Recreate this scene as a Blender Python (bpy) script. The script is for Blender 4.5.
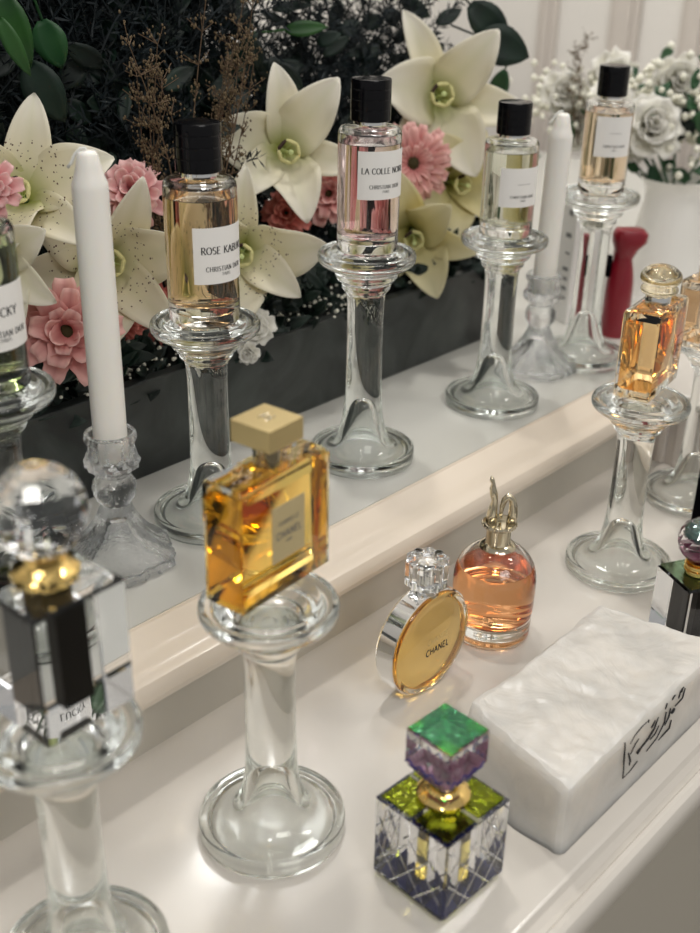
import bpy, bmesh, math, random
from mathutils import Vector, Matrix, Euler, noise

PI = math.pi
for o in list(bpy.data.objects):
    bpy.data.objects.remove(o)
scene = bpy.context.scene
COL = scene.collection

# ------------------------------------------------------------------ camera
F_PX, PITCH, AZ, ROLL = 1122.0, math.radians(26.5), math.radians(41.86), math.radians(1.23)
CAM = Vector((0, 0, 0.50))
fh = Vector((math.cos(AZ), math.sin(AZ), 0))
rt = Vector((math.sin(AZ), -math.cos(AZ), 0))
fw = fh * math.cos(PITCH) + Vector((0, 0, -math.sin(PITCH)))
up = rt.cross(fw)
rt2 = rt * math.cos(ROLL) + up * math.sin(ROLL)
up2 = up * math.cos(ROLL) - rt * math.sin(ROLL)
cd = bpy.data.cameras.new('camera')
cam = bpy.data.objects.new('camera', cd)
COL.objects.link(cam)
mw = Matrix((rt2, up2, -fw)).transposed().to_4x4()
mw.translation = CAM
cam.matrix_world = mw
cd.sensor_fit = 'VERTICAL'
cd.sensor_height = 36
cd.lens = F_PX / 933 * 36
cd.clip_start = 0.02
cd.dof.use_dof = True
cd.dof.focus_distance = 0.80
cd.dof.aperture_fstop = 5.8
scene.camera = cam

# ------------------------------------------------------------------ world, lights, exposure
w = bpy.data.worlds.new('world')
scene.world = w
w.use_nodes = True
bg = w.node_tree.nodes['Background']
bg.inputs[0].default_value = (1.0, 0.985, 0.965, 1)
bg.inputs[1].default_value = 0.34


def area(name, loc, target, size, power, col, shape='DISK', sy=None):
    l = bpy.data.lights.new(name, 'AREA')
    l.shape = shape
    l.size = size
    if sy:
        l.size_y = sy
    l.energy = power
    l.color = col
    o = bpy.data.objects.new(name, l)
    COL.objects.link(o)
    o.location = loc
    o.rotation_euler = (Vector(target) - Vector(loc)).to_track_quat('-Z', 'Y').to_euler()
    return o


WARM = (1.0, 0.965, 0.91)
area('ceiling_lamp', (0.80, 0.95, 2.0), (0.65, 0.42, 0), 0.14, 9, WARM)
area('ceiling_lamp', (1.7, -0.1, 2.0), (0.8, 0.5, 0), 0.30, 6.5, WARM)
area('ceiling_lamp', (-0.5, -0.3, 2.0), (0.5, 0.5, 0), 0.30, 6, (1, 0.96, 0.91))
area('front_fill', (0.0, -1.25, 1.75), (0.6, 0.6, 0.15), 1.1, 15, (1.0, 0.98, 0.95), 'RECTANGLE', 0.8)  # unseen fill added in front to brighten the flowers
area('wall_fill', (1.45, 1.2, 1.9), (1.9, 1.3, 0.2), 0.4, 9, (1.0, 0.99, 0.97))  # added fill with no visible source, lifts the far wall and roses

scene.view_settings.view_transform = 'Standard'
scene.view_settings.look = 'None'
scene.view_settings.gamma = 1
scene.view_settings.use_curve_mapping = False
scene.view_settings.exposure = 0.04
cy = scene.cycles
cy.max_bounces = 24
cy.transmission_bounces = 24
cy.glossy_bounces = 8
cy.diffuse_bounces = 4
cy.transparent_max_bounces = 16
cy.volume_bounces = 0
cy.caustics_reflective = True
cy.caustics_refractive = True
cy.blur_glossy = 0.3
cy.sample_clamp_indirect = 12.0
cy.use_denoising = True

# ------------------------------------------------------------------ materials


def srgb(r, g, b):
    f = lambda c: (c / 255 / 12.92) if c / 255 <= 0.04045 else ((c / 255 + 0.055) / 1.055) ** 2.4
    return (f(r), f(g), f(b), 1)


def new_mat(name):
    m = bpy.data.materials.new(name)
    m.use_nodes = True
    nt = m.node_tree
    return m, nt, nt.nodes['Principled BSDF']


def pmat(name, col, rough=0.5, metal=0.0, trans=0.0, ior=1.5, noise_amt=0, noise_scale=50, bump=0, spec=None, coat=0, sss=0):
    m, nt, b = new_mat(name)
    b.inputs['Base Color'].default_value = col
    b.inputs['Roughness'].default_value = rough
    b.inputs['Metallic'].default_value = metal
    b.inputs['Transmission Weight'].default_value = trans
    b.inputs['IOR'].default_value = ior
    if spec is not None:
        b.inputs['Specular IOR Level'].default_value = spec
    if coat:
        b.inputs['Coat Weight'].default_value = coat
        b.inputs['Coat Roughness'].default_value = 0.08
    if sss:
        b.inputs['Subsurface Weight'].default_value = sss
        b.inputs['Subsurface Radius'].default_value = (0.01, 0.008, 0.006)
        b.inputs['Subsurface Scale'].default_value = 0.5
    if noise_amt or bump:
        tc = nt.nodes.new('ShaderNodeTexCoord')
        n = nt.nodes.new('ShaderNodeTexNoise')
        n.inputs['Scale'].default_value = noise_scale
        n.inputs['Detail'].default_value = 5
        nt.links.new(tc.outputs['Object'], n.inputs['Vector'])
        if noise_amt:
            mx = nt.nodes.new('ShaderNodeMixRGB')
            mx.inputs[1].default_value = col
            mx.inputs[2].default_value = tuple(c * (1 - noise_amt) for c in col[:3]) + (1,)
            nt.links.new(n.outputs['Fac'], mx.inputs[0])
            nt.links.new(mx.outputs[0], b.inputs['Base Color'])
        if bump:
            bp = nt.nodes.new('ShaderNodeBump')
            bp.inputs['Strength'].default_value = bump
            bp.inputs['Distance'].default_value = 0.002
            nt.links.new(n.outputs['Fac'], bp.inputs['Height'])
            nt.links.new(bp.outputs[0], b.inputs['Normal'])
    return m


def glass(name, col=(1, 1, 1, 1), ior=1.5, rough=0.0, bump=0, bscale=150):
    m = bpy.data.materials.new(name)
    m.use_nodes = True
    nt = m.node_tree
    nt.nodes.clear()
    out = nt.nodes.new('ShaderNodeOutputMaterial')
    g = nt.nodes.new('ShaderNodeBsdfGlass')
    g.inputs['Color'].default_value = col
    g.inputs['IOR'].default_value = ior
    g.inputs['Roughness'].default_value = rough
    nt.links.new(g.outputs[0], out.inputs[0])
    if bump:
        tc = nt.nodes.new('ShaderNodeTexCoord')
        n = nt.nodes.new('ShaderNodeTexNoise')
        n.inputs['Scale'].default_value = bscale
        bp = nt.nodes.new('ShaderNodeBump')
        bp.inputs['Strength'].default_value = bump
        bp.inputs['Distance'].default_value = 0.001
        nt.links.new(tc.outputs['Object'], n.inputs['Vector'])
        nt.links.new(n.outputs['Fac'], bp.inputs['Height'])
        nt.links.new(bp.outputs[0], g.inputs['Normal'])
    return m


M = {}
M['laminate'] = pmat('cream_laminate', srgb(213, 207, 198), 0.22, noise_amt=0.06, noise_scale=9, coat=0.3)
M['moulding'] = pmat('cream_moulding', srgb(224, 211, 194), 0.28, coat=0.3)
M['shaded_laminate'] = pmat('shaded_grey_laminate', srgb(204, 203, 196), 0.22, noise_amt=0.06, noise_scale=9, coat=0.3)  # laminate greyed so the upper tier's dimmer light sits in the colour
M['riser'] = pmat('greige_riser', srgb(196, 190, 178), 0.45)
M['wall'] = pmat('panelled_wall_paint', srgb(228, 224, 218), 0.55, noise_amt=0.04, noise_scale=6)
M['strip'] = pmat('wall_strip_paint', srgb(200, 192, 184), 0.5)
M['floor'] = pmat('floor_tile', srgb(128, 120, 104), 0.35, noise_amt=0.25, noise_scale=3)
M['glass'] = glass('clear_glass', (0.975, 0.985, 0.978, 1))
M['bottle_glass'] = glass('bottle_glass', (0.985, 0.99, 0.985, 1))
M['cut_glass'] = glass('cut_crystal', (0.985, 0.99, 0.995, 1), 1.54)
M['textured_glass'] = glass('pressed_glass', (0.99, 0.995, 1, 1), 1.48, 0.04, bump=0.5, bscale=520)
M['wax'] = pmat('white_wax', srgb(244, 241, 234), 0.42, sss=0.3)
M['wick'] = pmat('cotton_wick', srgb(235, 235, 230), 0.9)
M['black_cap'] = pmat('black_gloss', (0.003, 0.003, 0.004, 1), 0.14, spec=0.22)
M['black_core'] = pmat('black_core', (0.002, 0.002, 0.003, 1), 0.4, spec=0.02)
M['paper'] = pmat('label_paper', srgb(238, 236, 232), 0.7)
M['ink'] = pmat('black_ink', (0.01, 0.01, 0.012, 1), 0.6)
M['grey_ink'] = pmat('grey_ink', (0.18, 0.18, 0.18, 1), 0.6)
M['gold'] = pmat('polished_gold', (0.95, 0.68, 0.25, 1), 0.14, 1.0)
M['pale_gold'] = pmat('satin_pale_gold', srgb(216, 194, 140), 0.28, 0.75)
M['silver'] = pmat('polished_silver', (0.86, 0.86, 0.85, 1), 0.08, 1.0)
M['champagne'] = pmat('champagne_metal', srgb(206, 196, 172), 0.14, 1.0)
M['beige_plaque'] = pmat('beige_plaque', srgb(190, 172, 128), 0.5)
M['red'] = pmat('red_plastic', srgb(128, 8, 30), 0.35, coat=0.3)
M['vase'] = pmat('white_ceramic', srgb(240, 238, 232), 0.25)
M['stem'] = pmat('green_stem', srgb(70, 96, 48), 0.6)
M['brown_stem'] = pmat('dry_stem', srgb(92, 72, 52), 0.8)
M['brown_bud'] = pmat('dry_buds', srgb(104, 88, 64), 0.9)
M['anther'] = pmat('dark_anther', srgb(48, 26, 14), 0.8)
M['pale_anther'] = pmat('pale_anther', srgb(206, 200, 140), 0.8)
M['filament'] = pmat('pale_filament', srgb(196, 208, 140), 0.6)
M['dark_centre'] = pmat('dark_flower_centre', srgb(60, 52, 24), 0.9)
M['tiny_white'] = pmat('tiny_white_blossom', srgb(232, 230, 214), 0.8)
M['soil'] = pmat('dark_moss', srgb(14, 20, 14), 0.95)


def leaf_mat(name, c1, c2, rough=0.45, trans=0.15, scale=30):
    m, nt, b = new_mat(name)
    tc = nt.nodes.new('ShaderNodeTexCoord')
    n = nt.nodes.new('ShaderNodeTexNoise')
    n.inputs['Scale'].default_value = scale
    mx = nt.nodes.new('ShaderNodeMixRGB')
    mx.inputs[1].default_value = c1
    mx.inputs[2].default_value = c2
    cr = nt.nodes.new('ShaderNodeMapRange')
    cr.inputs[1].default_value = 0.35
    cr.inputs[2].default_value = 0.65
    nt.links.new(tc.outputs['Object'], n.inputs['Vector'])
    nt.links.new(n.outputs['Fac'], cr.inputs[0])
    nt.links.new(cr.outputs[0], mx.inputs[0])
    nt.links.new(mx.outputs[0], b.inputs['Base Color'])
    b.inputs['Roughness'].default_value = rough
    t = nt.nodes.new('ShaderNodeBsdfTranslucent')
    nt.links.new(mx.outputs[0], t.inputs['Color'])
    ms = nt.nodes.new('ShaderNodeMixShader')
    ms.inputs[0].default_value = trans
    nt.links.new(b.outputs[0], ms.inputs[1])
    nt.links.new(t.outputs[0], ms.inputs[2])
    nt.links.new(ms.outputs[0], nt.nodes['Material Output'].inputs[0])
    return m


M['dark_leaf'] = leaf_mat('dark_leaf', srgb(7, 24, 20), srgb(16, 42, 30), 0.55)
M['needle'] = leaf_mat('blue_green_needle', srgb(6, 17, 20), srgb(15, 31, 36), 0.7)
M['bright_leaf'] = leaf_mat('bright_leaf', srgb(50, 96, 40), srgb(32, 72, 34))
M['mid_leaf'] = leaf_mat('mid_leaf', srgb(30, 72, 42), srgb(44, 90, 48))


def petal_mat(name, throat, body, edge, spots=False, vein=0.14, trans=0.3):
    """pigment runs along the petal (U) and across it (V)"""
    m, nt, b = new_mat(name)
    uv = nt.nodes.new('ShaderNodeUVMap')
    sp = nt.nodes.new('ShaderNodeSeparateXYZ')
    nt.links.new(uv.outputs[0], sp.inputs[0])
    r = nt.nodes.new('ShaderNodeValToRGB')
    r.color_ramp.elements[0].position = 0.08
    r.color_ramp.elements[0].color = throat
    r.color_ramp.elements[1].position = 0.36
    r.color_ramp.elements[1].color = body
    e = r.color_ramp.elements.new(1.0)
    e.color = edge
    nt.links.new(sp.outputs[0], r.inputs[0])
    # yellow-green midrib
    ab = nt.nodes.new('ShaderNodeMath'); ab.operation = 'SUBTRACT'
    ab.inputs[1].default_value = 0.5
    nt.links.new(sp.outputs[1], ab.inputs[0])
    a2 = nt.nodes.new('ShaderNodeMath'); a2.operation = 'ABSOLUTE'
    nt.links.new(ab.outputs[0], a2.inputs[0])
    mr = nt.nodes.new('ShaderNodeMapRange')
    mr.inputs[1].default_value = 0.0
    mr.inputs[2].default_value = 0.22
    mr.inputs[3].default_value = vein
    mr.inputs[4].default_value = 0.0
    nt.links.new(a2.outputs[0], mr.inputs[0])
    mx = nt.nodes.new('ShaderNodeMixRGB')
    mx.inputs[2].default_value = throat
    nt.links.new(mr.outputs[0], mx.inputs[0])
    nt.links.new(r.outputs[0], mx.inputs[1])
    last = mx.outputs[0]
    if spots:
        mp = nt.nodes.new('ShaderNodeMapping')
        mp.inputs['Scale'].default_value = (26, 12, 1)
        nt.links.new(uv.outputs[0], mp.inputs[0])
        v = nt.nodes.new('ShaderNodeTexVoronoi')
        v.inputs['Scale'].default_value = 1.0
        v.inputs['Randomness'].default_value = 0.9
        nt.links.new(mp.outputs[0], v.inputs['Vector'])
        lt = nt.nodes.new('ShaderNodeMath'); lt.operation = 'LESS_THAN'
        lt.inputs[1].default_value = 0.21
        nt.links.new(v.outputs['Distance'], lt.inputs[0])
        win = nt.nodes.new('ShaderNodeValToRGB')
        win.color_ramp.interpolation = 'CONSTANT'
        win.color_ramp.elements[0].position = 0.0
        win.color_ramp.elements[0].color = (0, 0, 0, 1)
        win.color_ramp.elements[1].position = 0.2
        win.color_ramp.elements[1].color = (1, 1, 1, 1)
        e3 = win.color_ramp.elements.new(0.58)
        e3.color = (0, 0, 0, 1)
        nt.links.new(sp.outputs[0], win.inputs[0])
        mu = nt.nodes.new('ShaderNodeMath'); mu.operation = 'MULTIPLY'
        nt.links.new(lt.outputs[0], mu.inputs[0])
        nt.links.new(win.outputs[0], mu.inputs[1])
        m2 = nt.nodes.new('ShaderNodeMixRGB')
        m2.inputs[2].default_value = srgb(90, 52, 40)
        nt.links.new(mu.outputs[0], m2.inputs[0])
        nt.links.new(last, m2.inputs[1])
        last = m2.outputs[0]
    nt.links.new(last, b.inputs['Base Color'])
    b.inputs['Roughness'].default_value = 0.5
    t = nt.nodes.new('ShaderNodeBsdfTranslucent')
    nt.links.new(last, t.inputs['Color'])
    ms = nt.nodes.new('ShaderNodeMixShader')
    ms.inputs[0].default_value = trans
    nt.links.new(b.outputs[0], ms.inputs[1])
    nt.links.new(t.outputs[0], ms.inputs[2])
    nt.links.new(ms.outputs[0], nt.nodes['Material Output'].inputs[0])
    return m


M['lily'] = petal_mat('lily_petal', srgb(186, 190, 104), srgb(243, 236, 206), srgb(247, 243, 230), spots=True)
M['lily_plain'] = petal_mat('lily_petal_plain', srgb(190, 194, 116), srgb(244, 238, 212), srgb(247, 243, 232))
M['lily_yellow'] = petal_mat('lily_petal_yellow', srgb(178, 172, 90), srgb(232, 222, 164), srgb(240, 233, 200))
M['pink'] = petal_mat('pink_petal', srgb(186, 80, 86), srgb(234, 152, 148), srgb(248, 204, 196), vein=0.35)
M['pale_pink'] = petal_mat('pale_pink_petal', srgb(216, 110, 116), srgb(236, 164, 168), srgb(246, 206, 202), vein=0.2)
M['coral'] = petal_mat('coral_petal', srgb(170, 60, 56), srgb(216, 104, 94), srgb(236, 150, 136), vein=0.3)
M['white_petal'] = petal_mat('white_petal', srgb(214, 212, 160), srgb(240, 238, 226), srgb(246, 244, 238), vein=0.05)


def stone_mat():
    m, nt, b = new_mat('dark_veined_stone')
    tc = nt.nodes.new('ShaderNodeTexCoord')
    n = nt.nodes.new('ShaderNodeTexNoise')
    n.inputs['Scale'].default_value = 14
    n.inputs['Detail'].default_value = 9
    n.inputs['Distortion'].default_value = 1.6
    r = nt.nodes.new('ShaderNodeValToRGB')
    r.color_ramp.elements[0].position = 0.35
    r.color_ramp.elements[0].color = srgb(26, 30, 30)
    r.color_ramp.elements[1].position = 0.75
    r.color_ramp.elements[1].color = srgb(66, 71, 68)
    nt.links.new(tc.outputs['Object'], n.inputs['Vector'])
    nt.links.new(n.outputs['Fac'], r.inputs[0])
    nt.links.new(r.outputs[0], b.inputs['Base Color'])
    b.inputs['Roughness'].default_value = 0.35
    return m


M['stone'] = stone_mat()


def selenite_mat():
    m, nt, b = new_mat('milky_selenite')
    tc = nt.nodes.new('ShaderNodeTexCoord')
    n = nt.nodes.new('ShaderNodeTexNoise')
    n.inputs['Scale'].default_value = 22
    n.inputs['Detail'].default_value = 4
    n.inputs['Distortion'].default_value = 0.8
    r = nt.nodes.new('ShaderNodeValToRGB')
    r.color_ramp.elements[0].position = 0.35
    r.color_ramp.elements[0].color = srgb(196, 193, 187)
    r.color_ramp.elements[1].position = 0.7
    r.color_ramp.elements[1].color = srgb(218, 213, 205)
    nt.links.new(tc.outputs['Object'], n.inputs['Vector'])
    nt.links.new(n.outputs['Fac'], r.inputs[0])
    nt.links.new(r.outputs[0], b.inputs['Base Color'])
    b.inputs['Roughness'].default_value = 0.38
    b.inputs['Subsurface Weight'].default_value = 0.9
    b.inputs['Subsurface Radius'].default_value = (0.05, 0.046, 0.042)
    b.inputs['Subsurface Scale'].default_value = 1.0
    b.inputs['Coat Weight'].default_value = 0.3
    b.inputs['Coat Roughness'].default_value = 0.12
    v = nt.nodes.new('ShaderNodeTexVoronoi')
    v.inputs['Scale'].default_value = 28
    v.feature = 'DISTANCE_TO_EDGE'
    n2 = nt.nodes.new('ShaderNodeTexNoise')
    n2.inputs['Scale'].default_value = 26
    n2.inputs['Detail'].default_value = 7
    n2.inputs['Distortion'].default_value = 3.0
    nt.links.new(tc.outputs['Object'], n2.inputs['Vector'])
    bp = nt.nodes.new('ShaderNodeBump')
    bp.inputs['Strength'].default_value = 0.5
    bp.inputs['Distance'].default_value = 0.0025
    nt.links.new(n2.outputs['Fac'], bp.inputs['Height'])
    nt.links.new(bp.outputs[0], b.inputs['Normal'])
    nt.links.new(bp.outputs[0], b.inputs['Coat Normal'])
    return m


M['selenite'] = selenite_mat()

# ------------------------------------------------------------------ object helpers


def obj(name, bm, mat, parent=None, smooth=False, loc=None, rot=None):
    me = bpy.data.meshes.new(name)
    bmesh.ops.recalc_face_normals(bm, faces=bm.faces)
    bm.to_mesh(me)
    bm.free()
    for m in (mat if isinstance(mat, (list, tuple)) else [mat]):
        me.materials.append(m)
    if smooth:
        for p in me.polygons:
            p.use_smooth = True
        if smooth != 'all':
            try:
                me.set_sharp_from_angle(angle=math.radians(smooth if smooth is not True else 40))
            except Exception:
                pass
    o = bpy.data.objects.new(name, me)
    COL.objects.link(o)
    if parent:
        o.parent = parent
    if loc:
        o.location = loc
    if rot:
        o.rotation_euler = rot
    return o


def tag(o, label=None, cat=None, group=None, kind=None):
    if label:
        o['label'] = label
    if cat:
        o['category'] = cat
    if group:
        o['group'] = group
    if kind:
        o['kind'] = kind
    return o


def thing(name, label, cat, loc=(0, 0, 0), rotz=0, group=None):
    o = bpy.data.objects.new(name, None)
    o.empty_display_size = 0.01
    COL.objects.link(o)
    o.location = loc
    o.rotation_euler = (0, 0, rotz)
    return tag(o, label, cat, group)


def dup(root, loc, rotz=0, label=None, group=None):
    kids = [c for c in bpy.data.objects if c.parent == root]
    r = root.copy()
    COL.objects.link(r)
    r.location = loc
    r.rotation_euler = (0, 0, rotz)
    if label:
        r['label'] = label
    if group:
        r['group'] = group
    for ch in kids:
        c = ch.copy()
        COL.objects.link(c)
        c.parent = r
        for g in [x for x in bpy.data.objects if x.parent == ch]:
            d = g.copy()
            COL.objects.link(d)
            d.parent = c
    return r


def box(bm, x0, x1, y0, y1, z0, z1, bev=0, mi=0, seg=2):
    vs = [bm.verts.new((x, y, z)) for x in (x0, x1) for y in (y0, y1) for z in (z0, z1)]
    fs = [(0, 1, 3, 2), (4, 6, 7, 5), (0, 4, 5, 1), (2, 3, 7, 6), (0, 2, 6, 4), (1, 5, 7, 3)]
    faces = [bm.faces.new([vs[i] for i in f]) for f in fs]
    for f in faces:
        f.material_index = mi
    if bev:
        es = {e for f in faces for e in f.edges}
        bmesh.ops.bevel(bm, geom=list(es), offset=bev, segments=seg, profile=0.5, affect='EDGES')
    return bm


def lathe(bm, prof, seg=64, mi=0, c=(0, 0), rfun=None, cap=True):
    """prof: (r, z) from one end to the other; r == 0 makes a pole"""
    rings = []
    for (r, z) in prof:
        if r <= 1e-7:
            rings.append([bm.verts.new((c[0], c[1], z))])
        else:
            ring = []
            for k in range(seg):
                a = 2 * PI * k / seg
                rr = r * (rfun(a, z, r) if rfun else 1)
                ring.append(bm.verts.new((c[0] + rr * math.cos(a), c[1] + rr * math.sin(a), z)))
            rings.append(ring)
    for A, B in zip(rings, rings[1:]):
        if len(A) == 1 and len(B) == 1:
            continue
        for k in range(seg):
            k2 = (k + 1) % seg
            if len(A) == 1:
                f = bm.faces.new((A[0], B[k], B[k2]))
            elif len(B) == 1:
                f = bm.faces.new((A[k], B[0], A[k2]))
            else:
                f = bm.faces.new((A[k], B[k], B[k2], A[k2]))
            f.material_index = mi
    if cap:
        for ring in (rings[0], rings[-1]):
            if len(ring) > 1:
                f = bm.faces.new(ring)
                f.material_index = mi
    return bm


def fine(prof, sub=4):
    """smooth a profile with Catmull-Rom between its points"""
    P = [Vector(p) for p in prof]
    out = []
    for i in range(len(P) - 1):
        p0, p1, p2, p3 = P[max(i - 1, 0)], P[i], P[i + 1], P[min(i + 2, len(P) - 1)]
        for s in range(sub):
            t = s / sub
            q = 0.5 * ((2 * p1) + (p2 - p0) * t + (2 * p0 - 5 * p1 + 4 * p2 - p3) * t * t + (3 * p1 - p0 - 3 * p2 + p3) * t ** 3)
            out.append((max(q.x, 0), q.y))
    out.append(tuple(prof[-1]))
    return out


def tube(bm, pts, rad, seg=8, mi=0, closed_ends=True):
    pts = [Vector(p) for p in pts]
    n = len(pts)
    rads = rad if isinstance(rad, (list, tuple)) else [rad] * n
    rings = []
    prev = None
    for i, p in enumerate(pts):
        t = (pts[min(i + 1, n - 1)] - pts[max(i - 1, 0)]).normalized()
        if prev is None:
            a = Vector((0, 0, 1)) if abs(t.z) < 0.9 else Vector((1, 0, 0))
            u = t.cross(a).normalized()
        else:
            u = (prev - t * prev.dot(t)).normalized()
        prev = u
        v = t.cross(u)
        rings.append([bm.verts.new(p + (u * math.cos(2 * PI * k / seg) + v * math.sin(2 * PI * k / seg)) * rads[i]) for k in range(seg)])
    for A, B in zip(rings, rings[1:]):
        for k in range(seg):
            f = bm.faces.new((A[k], A[(k + 1) % seg], B[(k + 1) % seg], B[k]))
            f.material_index = mi
    if closed_ends:
        for r in (rings[0], rings[-1]):
            bm.faces.new(r).material_index = mi
    return bm


def extrude_x(bm, prof, x0, x1, mi=0):
    """closed (y, z) outline pushed along X"""
    a = [bm.verts.new((x0, y, z)) for y, z in prof]
    b = [bm.verts.new((x1, y, z)) for y, z in prof]
    n = len(prof)
    for i in range(n):
        bm.faces.new((a[i], a[(i + 1) % n], b[(i + 1) % n], b[i])).material_index = mi
    bm.faces.new(a).material_index = mi
    bm.faces.new(b).material_index = mi
    return bm


def rounded_rect(w, d, r, n=6):
    pts = []
    for cx, cyy, a0 in ((w / 2 - r, d / 2 - r, 0), (-w / 2 + r, d / 2 - r, 90), (-w / 2 + r, -d / 2 + r, 180), (w / 2 - r, -d / 2 + r, 270)):
        for k in range(n + 1):
            a = math.radians(a0 + 90 * k / n)
            pts.append((cx + r * math.cos(a), cyy + r * math.sin(a)))
    return pts


def loft(bm, sections, mi=0):
    """sections: list of (outline [(x,y)], z)"""
    rings = [[bm.verts.new((x, y, z)) for x, y in s] for s, z in sections]
    n = len(rings[0])
    for A, B in zip(rings, rings[1:]):
        for k in range(n):
            bm.faces.new((A[k], A[(k + 1) % n], B[(k + 1) % n], B[k])).material_index = mi
    bm.faces.new(rings[0]).material_index = mi
    bm.faces.new(rings[-1]).material_index = mi
    return bm


# ------------------------------------------------------------------ lettering (stroke capitals with serifs)
def arc(cx, cyy, rx, ry, a0, a1, n=9):
    return [(cx + rx * math.cos(math.radians(a0 + (a1 - a0) * i / n)), cyy + ry * math.sin(math.radians(a0 + (a1 - a0) * i / n))) for i in range(n + 1)]


GL = {
    'A': (0.72, [[(0.02, 0), (0.36, 1)], [(0.36, 1), (0.70, 0)], [(0.15, .36), (0.57, .36)]]),
    'B': (0.64, [[(.1, 0), (.1, 1)], [(.1, 1), (.32, 1)] + arc(.32, .77, .22, .23, 90, -90) + [(.1, .54)], [(.32, .54)] + arc(.34, .27, .25, .27, 90, -90) + [(.1, 0)]]),
    'C': (0.70, [arc(.40, .5, .34, .5, 42, 318, 16)]),
    'D': (0.74, [[(.1, 0), (.1, 1)], [(.1, 1), (.28, 1)] + arc(.28, .5, .40, .5, 90, -90, 14) + [(.1, 0)]]),
    'E': (0.60, [[(.1, 0), (.1, 1)], [(.1, 1), (.54, 1)], [(.1, .52), (.44, .52)], [(.1, 0), (.56, 0)]]),
    'G': (0.74, [arc(.40, .5, .34, .5, 42, 335, 16), [(.46, .42), (.70, .42)], [(.69, .42), (.69, .08)]]),
    'H': (0.74, [[(.1, 0), (.1, 1)], [(.64, 0), (.64, 1)], [(.1, .52), (.64, .52)]]),
    'I': (0.24, [[(.12, 0), (.12, 1)]]),
    'K': (0.68, [[(.1, 0), (.1, 1)], [(.1, .42), (.58, 1)], [(.26, .58), (.64, 0)]]),
    'L': (0.56, [[(.1, 0), (.1, 1)], [(.1, 0), (.52, 0)]]),
    'M': (0.90, [[(.1, 0), (.12, 1)], [(.12, 1), (.45, .1)], [(.45, .1), (.78, 1)], [(.78, 1), (.80, 0)]]),
    'N': (0.76, [[(.1, 0), (.1, 1)], [(.1, 1), (.66, 0)], [(.66, 0), (.66, 1)]]),
    'O': (0.80, [arc(.40, .5, .35, .5, 0, 360, 20)]),
    'P': (0.60, [[(.1, 0), (.1, 1)], [(.1, 1), (.30, 1)] + arc(.30, .74, .25, .26, 90, -90) + [(.1, .48)]]),
    'R': (0.66, [[(.1, 0), (.1, 1)], [(.1, 1), (.30, 1)] + arc(.30, .74, .24, .26, 90, -90) + [(.1, .48)], [(.30, .48), (.62, 0)]]),
    'S': (0.56, [arc(.29, .75, .21, .25, 40, 270, 10) + arc(.27, .25, .23, .25, 90, -140, 10)]),
    'T': (0.64, [[(.32, 0), (.32, 1)], [(.03, 1), (.61, 1)]]),
    'U': (0.74, [[(.1, 1), (.1, .34)] + arc(.37, .34, .27, .34, 180, 360, 10) + [(.64, 1)]]),
    'Y': (0.68, [[(.34, 0), (.34, .45)], [(.34, .45), (.04, 1)], [(.34, .45), (.64, 1)]]),
    '-': (0.5, [[(.0, .4), (.5, .4)]]),
    '~': (0.5, [[(.05, .2), (.25, .7), (.45, .3)]]),
}


def text_mesh(bm, s, height, cx, cz, mapf, bold=1.0, serif=True, track=0.12, eps=0.0):
    """strokes become ribbons placed with mapf(u, v) -> 3D point (u to the right, v up)"""
    total = sum((GL[c][0] if c != ' ' else 0.35) + track for c in s) - track
    x = -total / 2
    t_thick, t_thin = (0.13 * bold, 0.06 * bold) if serif else (0.14 * bold, 0.14 * bold)

    def ribbon(pl, wd=None):
        L, Rr = [], []
        n = len(pl)
        for i, p in enumerate(pl):
            a, b2 = pl[max(i - 1, 0)], pl[min(i + 1, n - 1)]
            dx, dy = b2[0] - a[0], b2[1] - a[1]
            l = math.hypot(dx, dy) or 1
            dx, dy = dx / l, dy / l
            tk = wd or (t_thin + (t_thick - t_thin) * abs(dy) ** 1.5)
            for lst, sgn in ((L, 1), (Rr, -1)):
                u = (x + p[0] - dy * sgn * tk / 2) * height + cx
                v = (p[1] + dx * sgn * tk / 2 - 0.5) * height + cz
                lst.append(bm.verts.new(mapf(u, v)))
        for i in range(n - 1):
            bm.faces.new((L[i], L[i + 1], Rr[i + 1], Rr[i]))

    for c in s:
        if c == ' ':
            x += 0.35 + track
            continue
        wd, strokes = GL[c]
        for st in strokes:
            if len(st) == 2:
                n = 4
                st = [(st[0][0] + (st[1][0] - st[0][0]) * i / n, st[0][1] + (st[1][1] - st[0][1]) * i / n) for i in range(n + 1)]
            ribbon(st)
            if serif and c not in '-~':
                for e in (st[0], st[-1]):
                    if (e[1] < 0.01 or e[1] > 0.99) and abs(st[1][0] - st[0][0]) < abs(st[1][1] - st[0][1]) + .02:
                        ribbon([(e[0] - .11, e[1]), (e[0] + .11, e[1])], 0.05)
        x += wd + track
    return bm


def cyl_map(r, a0):
    def f(u, v):
        a = a0 + u / r
        return (r * math.cos(a), r * math.sin(a), v)
    return f


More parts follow.
